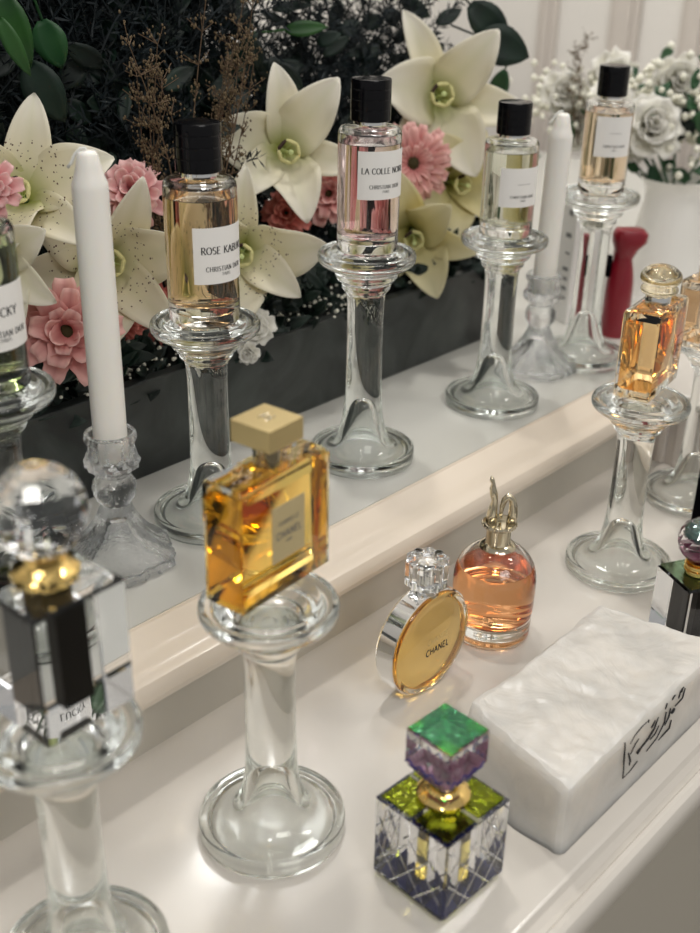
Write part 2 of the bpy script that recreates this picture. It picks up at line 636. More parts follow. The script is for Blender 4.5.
# ================================================================== SETTING
LS, US = 0.0, 0.08          # heights of the two shelves
bm = bmesh.new(); box(bm, -3, 4, -3, 3, -0.85, -0.80)
tag(obj('floor', bm, M['floor']), kind='structure')
bm = bmesh.new(); box(bm, -1.5, 2.1, 1.5, 1.6, -0.80, 2.4)
tag(obj('wall_back', bm, M['wall']), kind='structure')
bm = bmesh.new(); box(bm, 2.0, 2.1, -1.5, 1.5, -0.80, 2.4)
tag(obj('wall_right', bm, M['wall']), kind='structure')
for i, (y0, y1) in enumerate(((1.272, 1.312), (1.095, 1.155), (0.955, 1.01), (0.80, 0.84))):
    bm = bmesh.new()
    box(bm, 1.985, 2.0, y0, y1, -0.8, 2.4, 0.004)
    box(bm, 1.978, 1.986, y0 + 0.012, y1 - 0.012, -0.8, 2.4, 0.003)
    tag(obj('trim_%d' % (i + 1), bm, M['strip']), kind='structure')

# the tiered display table
tbl = thing('display_table', 'cream two-tier display table with moulded step edges carrying all the bottles', 'display table', (0, 0, 0))
bm = bmesh.new()
P = [(0.60, 0.0), (0.222, 0.0), (0.2195, -0.001), (0.2175, -0.0045), (0.2135, -0.0065), (0.210, -0.0065), (0.2085, -0.0045),
     (0.2055, -0.0045), (0.2025, -0.006), (0.2000, -0.010), (0.1990, -0.016), (0.2000, -0.024), (0.2035, -0.029), (0.210, -0.031), (0.60, -0.031)]
extrude_x(bm, P, -0.7, 1.9)
obj('lower_shelf', bm, M['laminate'], tbl, smooth=25)
bm = bmesh.new()
box(bm, -0.7, 1.9, 0.26, 1.3, -0.80, -0.031)
obj('base_cabinet', bm, M['riser'], tbl)
bm = bmesh.new()
box(bm, -0.7, 0.975, 0.481, 0.52, 0.0, 0.047)
obj('riser', bm, M['riser'], tbl)
bm = bmesh.new()
P = [(1.3, US), (0.5035, US), (0.5025, US - 0.0012), (0.500, US - 0.0022), (0.489, US - 0.0075), (0.482, US - 0.0095), (0.477, US - 0.0096), (0.4705, US - 0.0105),
     (0.4655, US - 0.0135), (0.4625, US - 0.0180), (0.4615, US - 0.0235), (0.4630, US - 0.0285), (0.4665, US - 0.0320), (0.470, US - 0.0330), (1.3, US - 0.0330)]
extrude_x(bm, P, -0.7, 0.9745)
obj('upper_shelf', bm, [M['moulding']], tbl, smooth=25)
# shelf top skin: the lower tier's laminate, greyed to paint in its shade
bm = bmesh.new()
box(bm, -0.7, 1.9, 0.5045, 1.3, US, US + 0.0008)
obj('shelf_surface', bm, M['shaded_laminate'], tbl)
# end block that steps forward, with a fluted face
bm = bmesh.new()
box(bm, 0.978, 1.9, 0.405, 0.5045, 0.0, US - 0.008)
box(bm, 0.975, 1.9, 0.5045, 1.3, 0.0, US)
n = 5
for k in range(n):
    y0 = 0.41 + k * 0.0185
    box(bm, 0.9735, 0.9785, y0, y0 + 0.010, 0.0, US - 0.010, 0.002)
obj('fluted_end_block', bm, M['strip'], tbl)
bm = bmesh.new()
box(bm, 0.969, 1.9, 0.397, 0.5045, US - 0.008, US + 0.0008, 0.003)
obj('end_block_top', bm, M['laminate'], tbl)

# planter
bm = bmesh.new()
px0, px1, py0, py1, pz0, pz1 = -0.25, 0.985, 0.667, 0.87, US + 0.001, 0.163
box(bm, px0, px1, py0, py0 + 0.012, pz0, pz1, 0.0015)
box(bm, px0, px1, py1 - 0.012, py1, pz0, pz1, 0.0015)
box(bm, px0, px0 + 0.012, py0 + 0.012, py1 - 0.012, pz0, pz1, 0.0015)
box(bm, px1 - 0.012, px1, py0 + 0.012, py1 - 0.012, pz0, pz1, 0.0015)
box(bm, px0 + 0.012, px1 - 0.012, py0 + 0.012, py1 - 0.012, pz0, pz0 + 0.01)
tag(obj('planter_box', bm, M['stone']), 'long dark veined stone planter box holding the flowers', 'planter')

# ================================================================== GLASS STANDS
def stand_bm(s=1.0):
    bm = bmesh.new()
    outer = [(0.0425, 0.0), (0.0438, 0.0006), (0.0442, 0.002), (0.0442, 0.0082), (0.0438, 0.0096), (0.0428, 0.0104), (0.0414, 0.0106), (0.0400, 0.0100)]
    bell = fine([(0.0400, 0.0100), (0.034, 0.0106), (0.0282, 0.0125), (0.0232, 0.0170), (0.0198, 0.0235), (0.0173, 0.033), (0.0157, 0.045), (0.0149, 0.060), (0.0145, 0.10),
                 (0.0150, 0.124), (0.0162, 0.130)], 3)
    knob = [(0.0170, 0.1312), (0.0188, 0.1330), (0.0196, 0.1350), (0.0190, 0.1372), (0.0200, 0.1382), (0.0232, 0.1400), (0.0250, 0.1430), (0.0256, 0.1462),
            (0.0290, 0.1482), (0.0340, 0.1500), (0.0372, 0.1518), (0.0386, 0.1540), (0.0388, 0.1570), (0.0380, 0.1592), (0.0366, 0.1600), (0.0352, 0.1596), (0.0335, 0.1580),
            (0.0300, 0.1580), (0.0295, 0.1600), (0.0285, 0.1606), (0.0270, 0.1606), (0.012, 0.1606), (0.0, 0.1606)]
    inner = fine([(0.0380, 0.0), (0.0372, 0.0022), (0.0345, 0.0038), (0.0280, 0.0050), (0.0215, 0.0082), (0.0165, 0.0140), (0.0122, 0.0235), (0.0090, 0.034), (0.0068, 0.0425), (0.0042, 0.0480), (0.0, 0.0505)], 3)
    lathe(bm, list(reversed(inner)) + outer + bell[1:] + knob, 72, cap=False)
    return bm


SC0 = 1.010


def glass_stand(label, loc):
    t = obj('glass_stand', stand_bm(), M['glass'], smooth='all')
    t.location = loc
    t.scale = (1, 1, SC0)
    tag(t, label, 'glass stand', 'clear glass pedestal stands')
    return t


st0 = glass_stand('clear glass pedestal holding the square golden perfume bottle on the lower shelf', (0.3538, 0.3742, 0.0004))
STANDS = [
    ('clear glass pedestal holding the amber bottle with a domed clear stopper', (0.7664, 0.3777, 0.0004), .970),
    ('blurred clear glass pedestal under the black-cored crystal bottle with ball stopper', (0.2174, 0.3731, 0.0004), .984),
    ('clear glass pedestal under the bottle labelled ROSE KABUKI', (0.4881, 0.5767, US + 0.001), .991),
    ('clear glass pedestal under the pink bottle labelled LA COLLE NOIRE', (0.6469, 0.5666, US + 0.001), 1.120),
    ('clear glass pedestal under the grey bottle with an illegible label, beside the far taper candle', (0.822, 0.5578, US + 0.001), 1.009),
    ('farthest clear glass pedestal, under the peach bottle in front of the white roses', (0.9824, 0.5591, US + 0.001), 1.089),
    ('clear glass pedestal cut by the picture edge, under the pale green bottle', (0.315, 0.572, US + 0.001), 1.0),
    ('clear glass pedestal behind the amber domed-stopper bottle, with its column cut by the picture edge', (0.926, 0.392, 0.0004), 1.0),
]
for lb, lc, sc_z in STANDS:
    o = st0.copy(); COL.objects.link(o)
    o.location = lc
    o.scale = (1, 1, sc_z)
    o['label'] = lb
SEAT = 0.1608

# ================================================================== CYLINDER PERFUMES (five on the upper shelf)
def cyl_perfume(label, x, y, z0, liq, lab_az, lab_lo, lab_hi, title, maker=('CHRISTIAN DIOR', 'PARIS'), tsize=0.0052, arc_deg=104, scl=(1, 1), ttrack=.12):
    t = thing('perfume_bottle', label, 'perfume bottle', (x, y, z0), 0, 'tall cylindrical perfume bottles on the upper shelf')
    R, H = 0.0248, 0.0985
    bm = bmesh.new()
    prof = [(0, 0.0008), (0.020, 0.0008), (0.0222, 0.0), (0.0240, 0.0006), (R, 0.0024), (R, 0.0085), (R - 0.0006, 0.0095), (R, 0.0105), (R, H - 0.006), (R - 0.0006, H - 0.0032), (R - 0.0022, H - 0.0012), (R - 0.005, H - 0.0004),
            (0.012, H), (0.0118, H + 0.003), (0, H + 0.003)]
    lathe(bm, prof, 72)
    obj('glass_body', bm, M['bottle_glass'], t, smooth=50)
    bm = bmesh.new()
    top = H - 0.0125
    lathe(bm, [(0, 0.0150), (0.018, 0.0142), (0.0215, 0.0155), (0.0227, 0.0185), (0.0227, top), (0, top)], 64)
    obj('liquid', bm, liq, t, smooth=50)
    bm = bmesh.new()     # air above the liquid
    lathe(bm, [(0, top + 0.0004), (0.0226, top + 0.0004), (0.0222, H - 0.0055), (0.0190, H - 0.0036), (0, H - 0.0036)], 64)
    obj('air_gap', bm, M['air'], t, smooth=50)
    bm = bmesh.new()
    lathe(bm, [(0, H + 0.0015), (0.0130, H + 0.0015), (0.0130, H + 0.0045), (0, H + 0.0045)], 48)
    obj('collar', bm, M['silver'], t, smooth=50)
    bm = bmesh.new()
    c0, c1 = H + 0.0040, H + 0.0352
    pr = [(0, c0), (0.0150, c0), (0.0155, c0 + 0.0006)]
    for g in (0.28, 0.52, 0.76):
        zz = c0 + (c1 - c0) * g
        pr += [(0.0155, zz - 0.0004), (0.0152, zz), (0.0155, zz + 0.0004)]
    pr += [(0.0155, c1 - 0.0012), (0.0150, c1 - 0.0002), (0.0138, c1), (0, c1)]
    lathe(bm, pr, 64)
    obj('cap', bm, M['black_cap'], t, smooth=30)
    # curved paper label
    az = math.radians(lab_az)
    rr = R + 0.00025
    half = math.radians(arc_deg / 2)
    bm = bmesh.new()
    n = 28
    gi, go = [], []
    for k in range(n + 1):
        a = az - half + 2 * half * k / n
        gi.append([bm.verts.new((r_ * math.cos(a), r_ * math.sin(a), z)) for r_, z in ((rr, lab_lo), (rr, lab_hi), (rr + 0.0002, lab_hi), (rr + 0.0002, lab_lo))])
    for A, B in zip(gi, gi[1:]):
        for q in range(4):
            bm.faces.new((A[q], A[(q + 1) % 4], B[(q + 1) % 4], B[q]))
    bm.faces.new(gi[0]); bm.faces.new(gi[-1])
    t.scale = (scl[0], scl[0], scl[1])
    lb = obj('paper_label', bm, M['paper'], t, smooth=50)
    bm = bmesh.new()
    hgt = lab_hi - lab_lo
    f = cyl_map(rr + 0.0004, az)
    text_mesh(bm, title, tsize, 0, lab_lo + hgt * 0.60, f, track=ttrack, bold=1.3)
    if maker:
        text_mesh(bm, maker[0], tsize * 0.66, 0, lab_lo + hgt * 0.27, f, bold=1.25)
        text_mesh(bm, maker[1], tsize * 0.42, 0, lab_lo + hgt * 0.17, f)
    obj('printed_text', bm, M['ink'], lb)
    return t


LIQ = lambda n, c: glass(n, c, 1.36 / 1.5)
M['air'] = glass('air_in_glass', (1, 1, 1, 1), 1 / 1.5)
M['l_peach'] = LIQ('peach_perfume', (1.0, 0.89, 0.74, 1))
M['l_pink'] = LIQ('pale_pink_perfume', (0.98, 0.89, 0.90, 1))
M['l_grey'] = LIQ('pale_grey_perfume', (0.90, 0.90, 0.84, 1))
M['l_tan'] = LIQ('tan_perfume', (1.0, 0.90, 0.78, 1))
M['l_green'] = LIQ('pale_green_perfume', (0.90, 0.94, 0.78, 1))
ZU = US + 0.001 + SEAT
cyl_perfume('cylindrical perfume bottle of peach liquid labelled ROSE KABUKI with a black cap', 0.4881, 0.5767, US + 0.001 + SEAT * .991, M['l_peach'], 268, 0.032, 0.070, 'ROSE KABUKI', tsize=.0047, ttrack=.09)
cyl_perfume('cylindrical perfume bottle labelled LA COLLE NOIRE, faint pink liquid, black cap', 0.6469, 0.5666, US + 0.001 + SEAT * 1.12, M['l_pink'], 253, 0.046, 0.083, 'LA COLLE NOIRE', scl=(.97, .955), tsize=.0043, ttrack=.08)
cyl_perfume('greyish cylindrical perfume bottle, black cap, blurred label, in front of the far taper candle', 0.822, 0.5578, US + 0.001 + SEAT * 1.009, M['l_grey'], 247, 0.034, 0.073, '------', scl=(.94, .845), maker=('CHRISTIAN DIOR', 'PARIS'), tsize=.0040, ttrack=.06)
cyl_perfume('farthest cylindrical perfume bottle, peach liquid, black cap, before the white roses', 0.9824, 0.5591, US + 0.001 + SEAT * 1.089, M['l_tan'], 230, 0.042, 0.084, '------', scl=(.91, .875), maker=('CHRISTIAN DIOR', 'PARIS'), tsize=.0038, arc_deg=96, ttrack=.06)
cyl_perfume('pale green cylindrical bottle at the picture edge, label ending in the letters CKY', 0.315, 0.572, ZU, M['l_green'], 272, 0.028, 0.066, 'LUCKY')

# ================================================================== SQUARE GOLD BOTTLE
def flat_map(y):
    return lambda u, v: (u, y, v)


t = thing('perfume_bottle', 'square golden perfume bottle with pale gold block cap and a CHANEL plaque', 'perfume bottle', (0.3665, 0.3870, SEAT * SC0 + .0005))
W, D, H = 0.073, 0.028, 0.0735
bm = bmesh.new()
loft(bm, [(rounded_rect(W - 0.003, D - 0.003, 0.001, 3), 0.0), (rounded_rect(W, D, 0.0016, 3), 0.0015), (rounded_rect(W, D, 0.0016, 3), H - 0.003),
          (rounded_rect(W - 0.0015, D - 0.0015, 0.0016, 3), H - 0.0012), (rounded_rect(W - 0.004, D - 0.004, 0.0014, 3), H)])
obj('glass_body', bm, M['bottle_glass'], t, smooth=30)
bm = bmesh.new()
w2, d2 = W - 0.0036, D - 0.0036
loft(bm, [(rounded_rect(w2 - 0.010, d2 - 0.010, 0.0015, 3), 0.0110), (rounded_rect(w2, d2, 0.0015, 3), 0.0045), (rounded_rect(w2, d2, 0.0015, 3), H - 0.0095), (rounded_rect(w2 - 0.006, d2 - 0.006, 0.0015, 3), H - 0.0060)])
M['l_gold'] = LIQ('golden_perfume', (0.98, 0.84, 0.46, 1))
obj('liquid', bm, M['l_gold'], t, smooth=30)
for sx in (-1, 1):
    bm = bmesh.new()
    loft(bm, [([(sx * 0.0225 + x, y) for x, y in rounded_rect(0.020, 0.013, 0.002, 3)], H - 0.0048), ([(sx * 0.0225 + x, y) for x, y in rounded_rect(0.022, 0.015, 0.002, 3)], H - 0.0015)])
    obj('shoulder_recess', bm, M['air'], t, smooth=30)
bm = bmesh.new(); lathe(bm, [(0, H - 0.0002), (0.0078, H - 0.0002), (0.0078, H + 0.0145), (0, H + 0.0145)], 40)
obj('neck', bm, M['champagne'], t, smooth=40)
bm = bmesh.new(); box(bm, -0.0136, 0.0136, -0.0136, 0.0136, H + 0.0135, H + 0.0262, 0.0006)
cp = obj('cap', bm, M['pale_gold'], t)
bm = bmesh.new()
for sg in (-1, 1):
    pts = [(sg * (-0.0016) + 0.0032 * math.cos(math.radians(a)) * sg, 0.0032 * math.sin(math.radians(a)), H + 0.0264) for a in range(-135, 136, 15)]
    tube(bm, pts, 0.00045, 5)
obj('cap_emblem', bm, M['champagne'], cp)
bm = bmesh.new(); box(bm, -0.0135, 0.0135, -D / 2 - 0.0006, -D / 2 - 0.0001, 0.0215, 0.0555, 0.0002, seg=1)
pl = obj('plaque', bm, M['beige_plaque'], t)
bm = bmesh.new()
fm = flat_map(-D / 2 - 0.0009)
text_mesh(bm, 'GABRIELLE', 0.0026, 0, 0.0445, fm, serif=False, bold=.8)
text_mesh(bm, 'CHANEL', 0.0042, 0, 0.0375, fm, serif=False, track=.16)
text_mesh(bm, 'PARIS', 0.0015, 0, 0.0325, fm, serif=False)
obj('printed_text', bm, M['grey_ink'], pl)
t.rotation_euler.z = math.radians(5)

# ================================================================== AMBER BOTTLES WITH DOMED STOPPER
def coco(label, loc, tint, stop_tint):
    t = thing('perfume_bottle', label, 'perfume bottle', loc)
    W, D, H = 0.068, 0.030, 0.0715
    bm = bmesh.new()
    loft(bm, [(rounded_rect(W - 0.003, D - 0.003, 0.001, 3), 0.0), (rounded_rect(W, D, 0.002, 3), 0.0015), (rounded_rect(W, D, 0.002, 3), H - 0.003),
              (rounded_rect(W - 0.002, D - 0.002, 0.002, 3), H - 0.0008), (rounded_rect(W - 0.006, D - 0.006, 0.002, 3), H)])
    obj('glass_body', bm, M['bottle_glass'], t, smooth=30)
    bm = bmesh.new()
    w2, d2 = W - 0.006, D - 0.005
    loft(bm, [(rounded_rect(w2 - 0.003, d2 - 0.003, 0.0015, 3), 0.0070), (rounded_rect(w2, d2, 0.0015, 3), 0.0090), (rounded_rect(w2, d2, 0.0015, 3), H - 0.0100), (rounded_rect(w2 - 0.003, d2 - 0.003, 0.0015, 3), H - 0.0080)])
    obj('liquid', bm, tint, t, smooth=30)
    bm = bmesh.new(); lathe(bm, [(0, H), (0.0098, H), (0.0100, H + 0.0008), (0.0100, H + 0.0058), (0.0095, H + 0.0064), (0, H + 0.0064)], 48)
    obj('neck_ring', bm, M['silver'], t, smooth=40)
    bm = bmesh.new(); lathe(bm, fine([(0, H + 0.0066), (0.0105, H + 0.0068), (0.0138, H + 0.0085), (0.0145, H + 0.0115), (0.0125, H + 0.0138), (0.0118, H + 0.0148), (0.0148, H + 0.0165), (0.0160, H + 0.0200), (0.0150, H + 0.0240), (0.0110, H + 0.0275), (0.0055, H + 0.0295), (0, H + 0.030)], 3), 48)
    obj('stopper', bm, stop_tint, t, smooth=60)
    return t


M['l_amber'] = LIQ('amber_perfume', (1.0, 0.84, 0.60, 1))
M['stopper_tint'] = glass('pale_gold_stopper', (0.99, 0.96, 0.88, 1), 1.5, 0.05)
coco('amber square-shouldered perfume bottle with a domed clear stopper on a glass pedestal', (0.7885, 0.3870, SEAT * .97 + .0005), M['l_amber'], M['stopper_tint']).rotation_euler.z = math.radians(9)
# smaller amber bottle cut by the frame
t = thing('perfume_bottle', 'tan-capped clear perfume bottle cut off by the picture edge, on the half hidden pedestal', 'perfume bottle', (0.916, 0.400, SEAT + .0005))
bm = bmesh.new(); box(bm, -0.035, 0.035, -0.014, 0.014, 0, 0.060, 0.002)
obj('glass_body', bm, M['bottle_glass'], t)
bm = bmesh.new(); box(bm, -0.032, 0.032, -0.011, 0.011, 0.006, 0.052, 0.002)
obj('liquid', bm, M['l_tan'], t)
bm = bmesh.new(); lathe(bm, [(0, 0.060), (0.013, 0.060), (0.0135, 0.061), (0.0135, 0.079), (0.0125, 0.081), (0, 0.081)], 40)
obj('cap', bm, M['pale_gold'], t, smooth=40)

# ================================================================== ROUND BOTTLE (disc on edge)
t = thing('perfume_bottle', 'round disc perfume bottle of golden liquid with silver rim and cut crystal cap', 'perfume bottle', (0.5235, 0.3965, 0.0004))
RR, TH, CZ = 0.0395, 0.0215, 0.0395


def disc_loft(bm, prof, seg=72, mi=0, squash=1.0, foot=None):
    """prof: (radius, y) revolved about the Y axis through z=CZ"""
    rings = []
    for (r, y) in prof:
        if r <= 1e-7:
            rings.append([bm.verts.new((0, y, CZ))])
        else:
            rg = []
            for k in range(seg):
                a = 2 * PI * k / seg
                z = CZ + r * math.sin(a)
                if foot is not None:
                    z = max(z, foot)
                rg.append(bm.verts.new((r * math.cos(a), y, z)))
            rings.append(rg)
    for A, B in zip(rings, rings[1:]):
        for k in range(seg):
            k2 = (k + 1) % seg
            if len(A) == 1:
                bm.faces.new((A[0], B[k], B[k2]))
            elif len(B) == 1:
                bm.faces.new((A[k], B[0], A[k2]))
            else:
                bm.faces.new((A[k], B[k], B[k2], A[k2]))
    return bm


h2 = TH / 2
bm = bmesh.new()
disc_loft(bm, [(0, -h2 - 0.0020), (0.020, -h2 - 0.0018), (0.030, -h2 - 0.0008), (RR - 0.003, -h2 + 0.0004), (RR - 0.0005, -h2 + 0.0016), (RR, -h2 + 0.003), (RR, h2 - 0.003), (RR - 0.0005, h2 - 0.0016), (RR - 0.003, h2 - 0.0004), (0.030, h2 + 0.0008), (0.020, h2 + 0.0018), (0, h2 + 0.0020)], foot=0.0006)
obj('glass_body', bm, M['bottle_glass'], t, smooth=60)
bm = bmesh.new()
disc_loft(bm, [(0, -h2 + 0.0022), (0.0335, -h2 + 0.0024), (0.0345, -h2 + 0.0040), (0.0345, h2 - 0.0040), (0.0335, h2 - 0.0024), (0, h2 - 0.0022)])
M['l_honey'] = LIQ('honey_perfume', (1.0, 0.86, 0.54, 1))
obj('liquid', bm, M['l_honey'], t, smooth=60)
bm = bmesh.new()   # silver band round the rim, open over the foot
seg = 96
ra, rb = RR + 0.0002, RR + 0.0012
prev = None
for k in range(seg + 1):
    a = math.radians(-62) + math.radians(304) * k / seg
    cur = [bm.verts.new((r * math.cos(a), y, max(CZ + r * math.sin(a), 0.0008))) for r, y in ((ra, -h2 + 0.0035), (rb, -h2 + 0.0038), (rb, h2 - 0.0038), (ra, h2 - 0.0035))]
    if prev:
        for q in range(4):
            bm.faces.new((prev[q], prev[(q + 1) % 4], cur[(q + 1) % 4], cur[q]))
    else:
        bm.faces.new(cur)
    prev = cur
bm.faces.new(prev)
obj('silver_band', bm, M['silver'], t, smooth=40)
bm = bmesh.new(); lathe(bm, [(0, 0.0765), (0.0085, 0.0765), (0.0088, 0.0772), (0.0088, 0.0838), (0, 0.0838)], 40)
obj('neck', bm, M['silver'], t, smooth=40)
bm = bmesh.new()


def flute(a, z, r):
    return 1 + 0.055 * math.cos(a * 10)


lathe(bm, [(0, 0.0842), (0.0125, 0.0842), (0.0138, 0.0850), (0.0145, 0.0860), (0.0145, 0.1040), (0.0138, 0.1052), (0.0120, 0.1060), (0.0075, 0.1060), (0.0065, 0.1050), (0, 0.1050)], 60, rfun=flute)
obj('cap', bm, M['cut_glass'], t, smooth=25)
bm = bmesh.new(); lathe(bm, [(0, 0.0855), (0.0060, 0.0855), (0.0060, 0.096), (0, 0.096)], 32)
obj('cap_insert', bm, M['silver'], t, smooth=40)
bm = bmesh.new()
fm = flat_map(-h2 - 0.0027)
text_mesh(bm, 'CHANCE', 0.0046, 0.0, 0.0465, fm, serif=False, bold=.6, track=.1)
obj('printed_name', bm, M['pale_gold'], t)
bm = bmesh.new()
text_mesh(bm, 'CHANEL', 0.0050, 0.0, 0.0380, fm, serif=False, bold=1.35, track=.14)
obj('printed_maker', bm, M['ink'], t)
t.rotation_euler.z = math.radians(-2)

# ================================================================== ROUND-SHOULDERED BOTTLE WITH LEGS
t = thing('perfume_bottle', 'domed coral perfume bottle with a metal stopper shaped like two raised legs', 'perfume bottle', (0.6140, 0.4005, 0.0004))
bm = bmesh.new()
prof = [(0, 0.0006), (0.0255, 0.0006), (0.0278, 0.0), (0.0295, 0.0016), (0.0300, 0.0048), (0.0293, 0.0072), (0.0300, 0.0096), (0.0303, 0.0128), (0.0297, 0.0150), (0.0303, 0.0180), (0.0310, 0.024)]
prof += fine([(0.0312, 0.030), (0.0314, 0.044), (0.0308, 0.053), (0.0280, 0.0618), (0.0230, 0.0685), (0.0165, 0.0728), (0.0115, 0.0745)], 3)
prof += [(0.0105, 0.0760), (0, 0.0760)]
lathe(bm, prof, 72)
obj('glass_body', bm, M['bottle_glass'], t, smooth=60)
bm = bmesh.new()
prof = [(0, 0.0170), (0.020, 0.0160), (0.0265, 0.0180), (0.0286, 0.023)] + fine([(0.0289, 0.032), (0.0290, 0.044), (0.0282, 0.052), (0.0264, 0.0585)], 3) + [(0, 0.0585)]
lathe(bm, prof, 64)
M['l_coral'] = LIQ('coral_perfume', (0.97, 0.70, 0.48, 1))
obj('liquid', bm, M['l_coral'], t, smooth=50)
bm = bmesh.new()
lathe(bm, [(0, 0.0589)] + [(0.0262, 0.0589), (0.0250, 0.0612), (0.0215, 0.0655), (0.0155, 0.0698), (0, 0.0720)], 64)
obj('air_gap', bm, M['air'], t, smooth=50)
bm = bmesh.new(); lathe(bm, [(0, 0.0752), (0.0128, 0.0745), (0.0140, 0.0752), (0.0128, 0.0770), (0.0095, 0.0785), (0.0092, 0.0800), (0.0092, 0.0905), (0.0105, 0.0915), (0.0125, 0.0925), (0.0130, 0.0940), (0.0122, 0.0955), (0.0090, 0.0962), (0, 0.0962)], 48)
cl = obj('metal_collar', bm, M['champagne'], t, smooth=40)
bm = bmesh.new()
for k in range(22):
    a = 2 * PI * k / 22
    bmesh.ops.create_icosphere(bm, subdivisions=1, radius=0.0009, matrix=Matrix.Translation((0.0128 * math.cos(a), 0.0128 * math.sin(a), 0.0940)))
obj('beading', bm, M['champagne'], cl, smooth='all')
# raised straight leg and bent leg, along the camera-facing diagonal
d = Vector((math.sin(AZ), -math.cos(AZ), 0))
bm = bmesh.new()
pts = [Vector((0, 0, z)) + d * q for z, q in ((0.0950, -.0062), (0.102, -.0062), (0.108, -.0056), (0.1130, -.0050), (0.118, -.0060), (0.1235, -.0072), (0.127, -.0070), (0.1300, -.0082), (0.1330, -.0088))]
tube(bm, pts, [0.0044, 0.0040, 0.0032, 0.0024, 0.0030, 0.0025, 0.0014, 0.0019, 0.0006], 14)
obj('leg_ornament', bm, M['champagne'], t, smooth='all')
bm = bmesh.new()
pts = [Vector((0, 0, z)) + d * q for z, q in ((0.0950, .0088), (0.102, .0092), (0.1085, .0090), (0.1140, .0078), (0.1172, .0050), (0.1140, .0022), (0.1085, .0008), (0.1030, .0004), (0.0985, .0006))]
tube(bm, pts, [0.0042, 0.0038, 0.0032, 0.0028, 0.0027, 0.0024, 0.0020, 0.0014, 0.0010], 14)
obj('leg_ornament', bm, M['champagne'], t, smooth='all')

# ================================================================== CUT CRYSTAL CUBE BOTTLES
M['green_coat'] = glass('green_coated_crystal', (0.45, 0.88, 0.62, 1), 1.5, 0.06, bump=0.5, bscale=300)
M['lime_coat'] = glass('lime_coated_crystal', (0.82, 0.88, 0.22, 1), 1.5, 0.06, bump=0.5, bscale=260)
M['blue_coat'] = pmat('navy_coated_crystal', srgb(16, 34, 104), 0.3, 0.1, noise_amt=0.3, noise_scale=90, spec=0.15)
M['violet_coat'] = pmat('violet_coated_crystal', srgb(214, 158, 190), 0.2, 0.3, noise_amt=0.3, noise_scale=160, spec=0.2)
M['l_yellow'] = LIQ('yellow_oil', (0.98, 0.92, 0.58, 1))

t = thing('perfume_bottle', 'small cut crystal cube bottle with green iridescent top and cube stopper', 'perfume bottle', (0.3920, 0.2765, 0.0004), math.radians(-3))
t.scale = (1.09, 1.09, 1.07)
S, H = 0.0490, 0.0540
s = S / 2
bm = bmesh.new()
bv = 0.0012
loft(bm, [(rounded_rect(S - 0.006, S - 0.006, 0.001, 1), 0.0), (rounded_rect(S, S, 0.001, 1), 0.0035), (rounded_rect(S, S, 0.001, 1), H - 0.0006), (rounded_rect(S - 0.0012, S - 0.0012, 0.001, 1), H)])
obj('crystal_body', bm, M['cut_glass'], t)
# criss-cross cuts low on the two sides that show, and on the two behind
bm = bmesh.new()
for side in range(4):
    ca, sa = math.cos(side * PI / 2), math.sin(side * PI / 2)
    for dd in (-1, 1):
        for k in range(4):
            x0 = -s + k * S / 3.0
            pts = []
            for q in range(9):
                x = x0 + dd * q * 0.0034 - dd * 0.004
                z = 0.004 + q * 0.0042
                if -s + 0.001 <= x <= s - 0.001:
                    pts.append((ca * x - sa * (-s + 0.0003), sa * x + ca * (-s + 0.0003), z))
            if len(pts) > 1:
                tube(bm, pts, 0.00055, 4)
obj('cut_grooves', bm, M['air'], t)
bm = bmesh.new()
n = 4
for i in range(n):
    for j in range(n):
        c = S - 0.007
        x0, y0 = -c / 2 + i * c / n, -c / 2 + j * c / n
        q = c / n
        vs = [bm.verts.new(p) for p in ((x0 + .0004, y0 + .0004, 0.0030), (x0 + q - .0004, y0 + .0004, 0.0030), (x0 + q - .0004, y0 + q - .0004, 0.0030), (x0 + .0004, y0 + q - .0004, 0.0030), (x0 + q / 2, y0 + q / 2, 0.0125))]
        for a, b in ((0, 1), (1, 2), (2, 3), (3, 0)):
            bm.faces.new((vs[a], vs[b], vs[4]))
        bm.faces.new((vs[3], vs[2], vs[1], vs[0]))
obj('navy_base_facets', bm, M['blue_coat'], t)
bm = bmesh.new(); lathe(bm, [(0, 0.010), (0.0095, 0.010), (0.0095, 0.050), (0, 0.050)], 8)
obj('oil_well', bm, M['air'], t)
bm = bmesh.new(); lathe(bm, [(0, 0.0115), (0.0080, 0.0115), (0.0080, 0.038), (0, 0.038)], 24)
M['oil_in_air'] = glass('yellow_oil_column', (0.95, 0.88, 0.50, 1), 1.36)
obj('oil', bm, M['oil_in_air'], t, smooth=40)
bm = bmesh.new()
# coated top split into facets by an engraved cross
g = 0.0011
for sx in (-1, 1):
    for sy in (-1, 1):
        x0, x1 = sorted((sx * g, sx * (s - 0.0022)))
        y0, y1 = sorted((sy * g, sy * (s - 0.0022)))
        box(bm, x0, x1, y0, y1, H + 0.0001, H + 0.0007, 0.0003, seg=1)
obj('lime_top_coating', bm, M['lime_coat'], t)
bm = bmesh.new(); lathe(bm, [(0, H + 0.0008), (0.0125, H + 0.0008), (0.0140, H + 0.0022), (0.0140, H + 0.0045), (0.0118, H + 0.0062), (0.0090, H + 0.0072), (0.0075, H + 0.0085), (0.0072, H + 0.0125), (0, H + 0.0125)], 16)
obj('gold_neck', bm, M['gold'], t, smooth=20)
bm = bmesh.new()
C = 0.0300
z0 = H + 0.0110
secs = [(rounded_rect(0.013, 0.013, 0.001, 1), z0), (rounded_rect(C - 0.003, C - 0.003, 0.0012, 1), z0 + 0.0105), (rounded_rect(C, C, 0.0012, 1), z0 + 0.0145), (rounded_rect(C, C, 0.0012, 1), z0 + 0.0335), (rounded_rect(C - 0.001, C - 0.001, 0.0012, 1), z0 + 0.0340)]
loft(bm, secs)
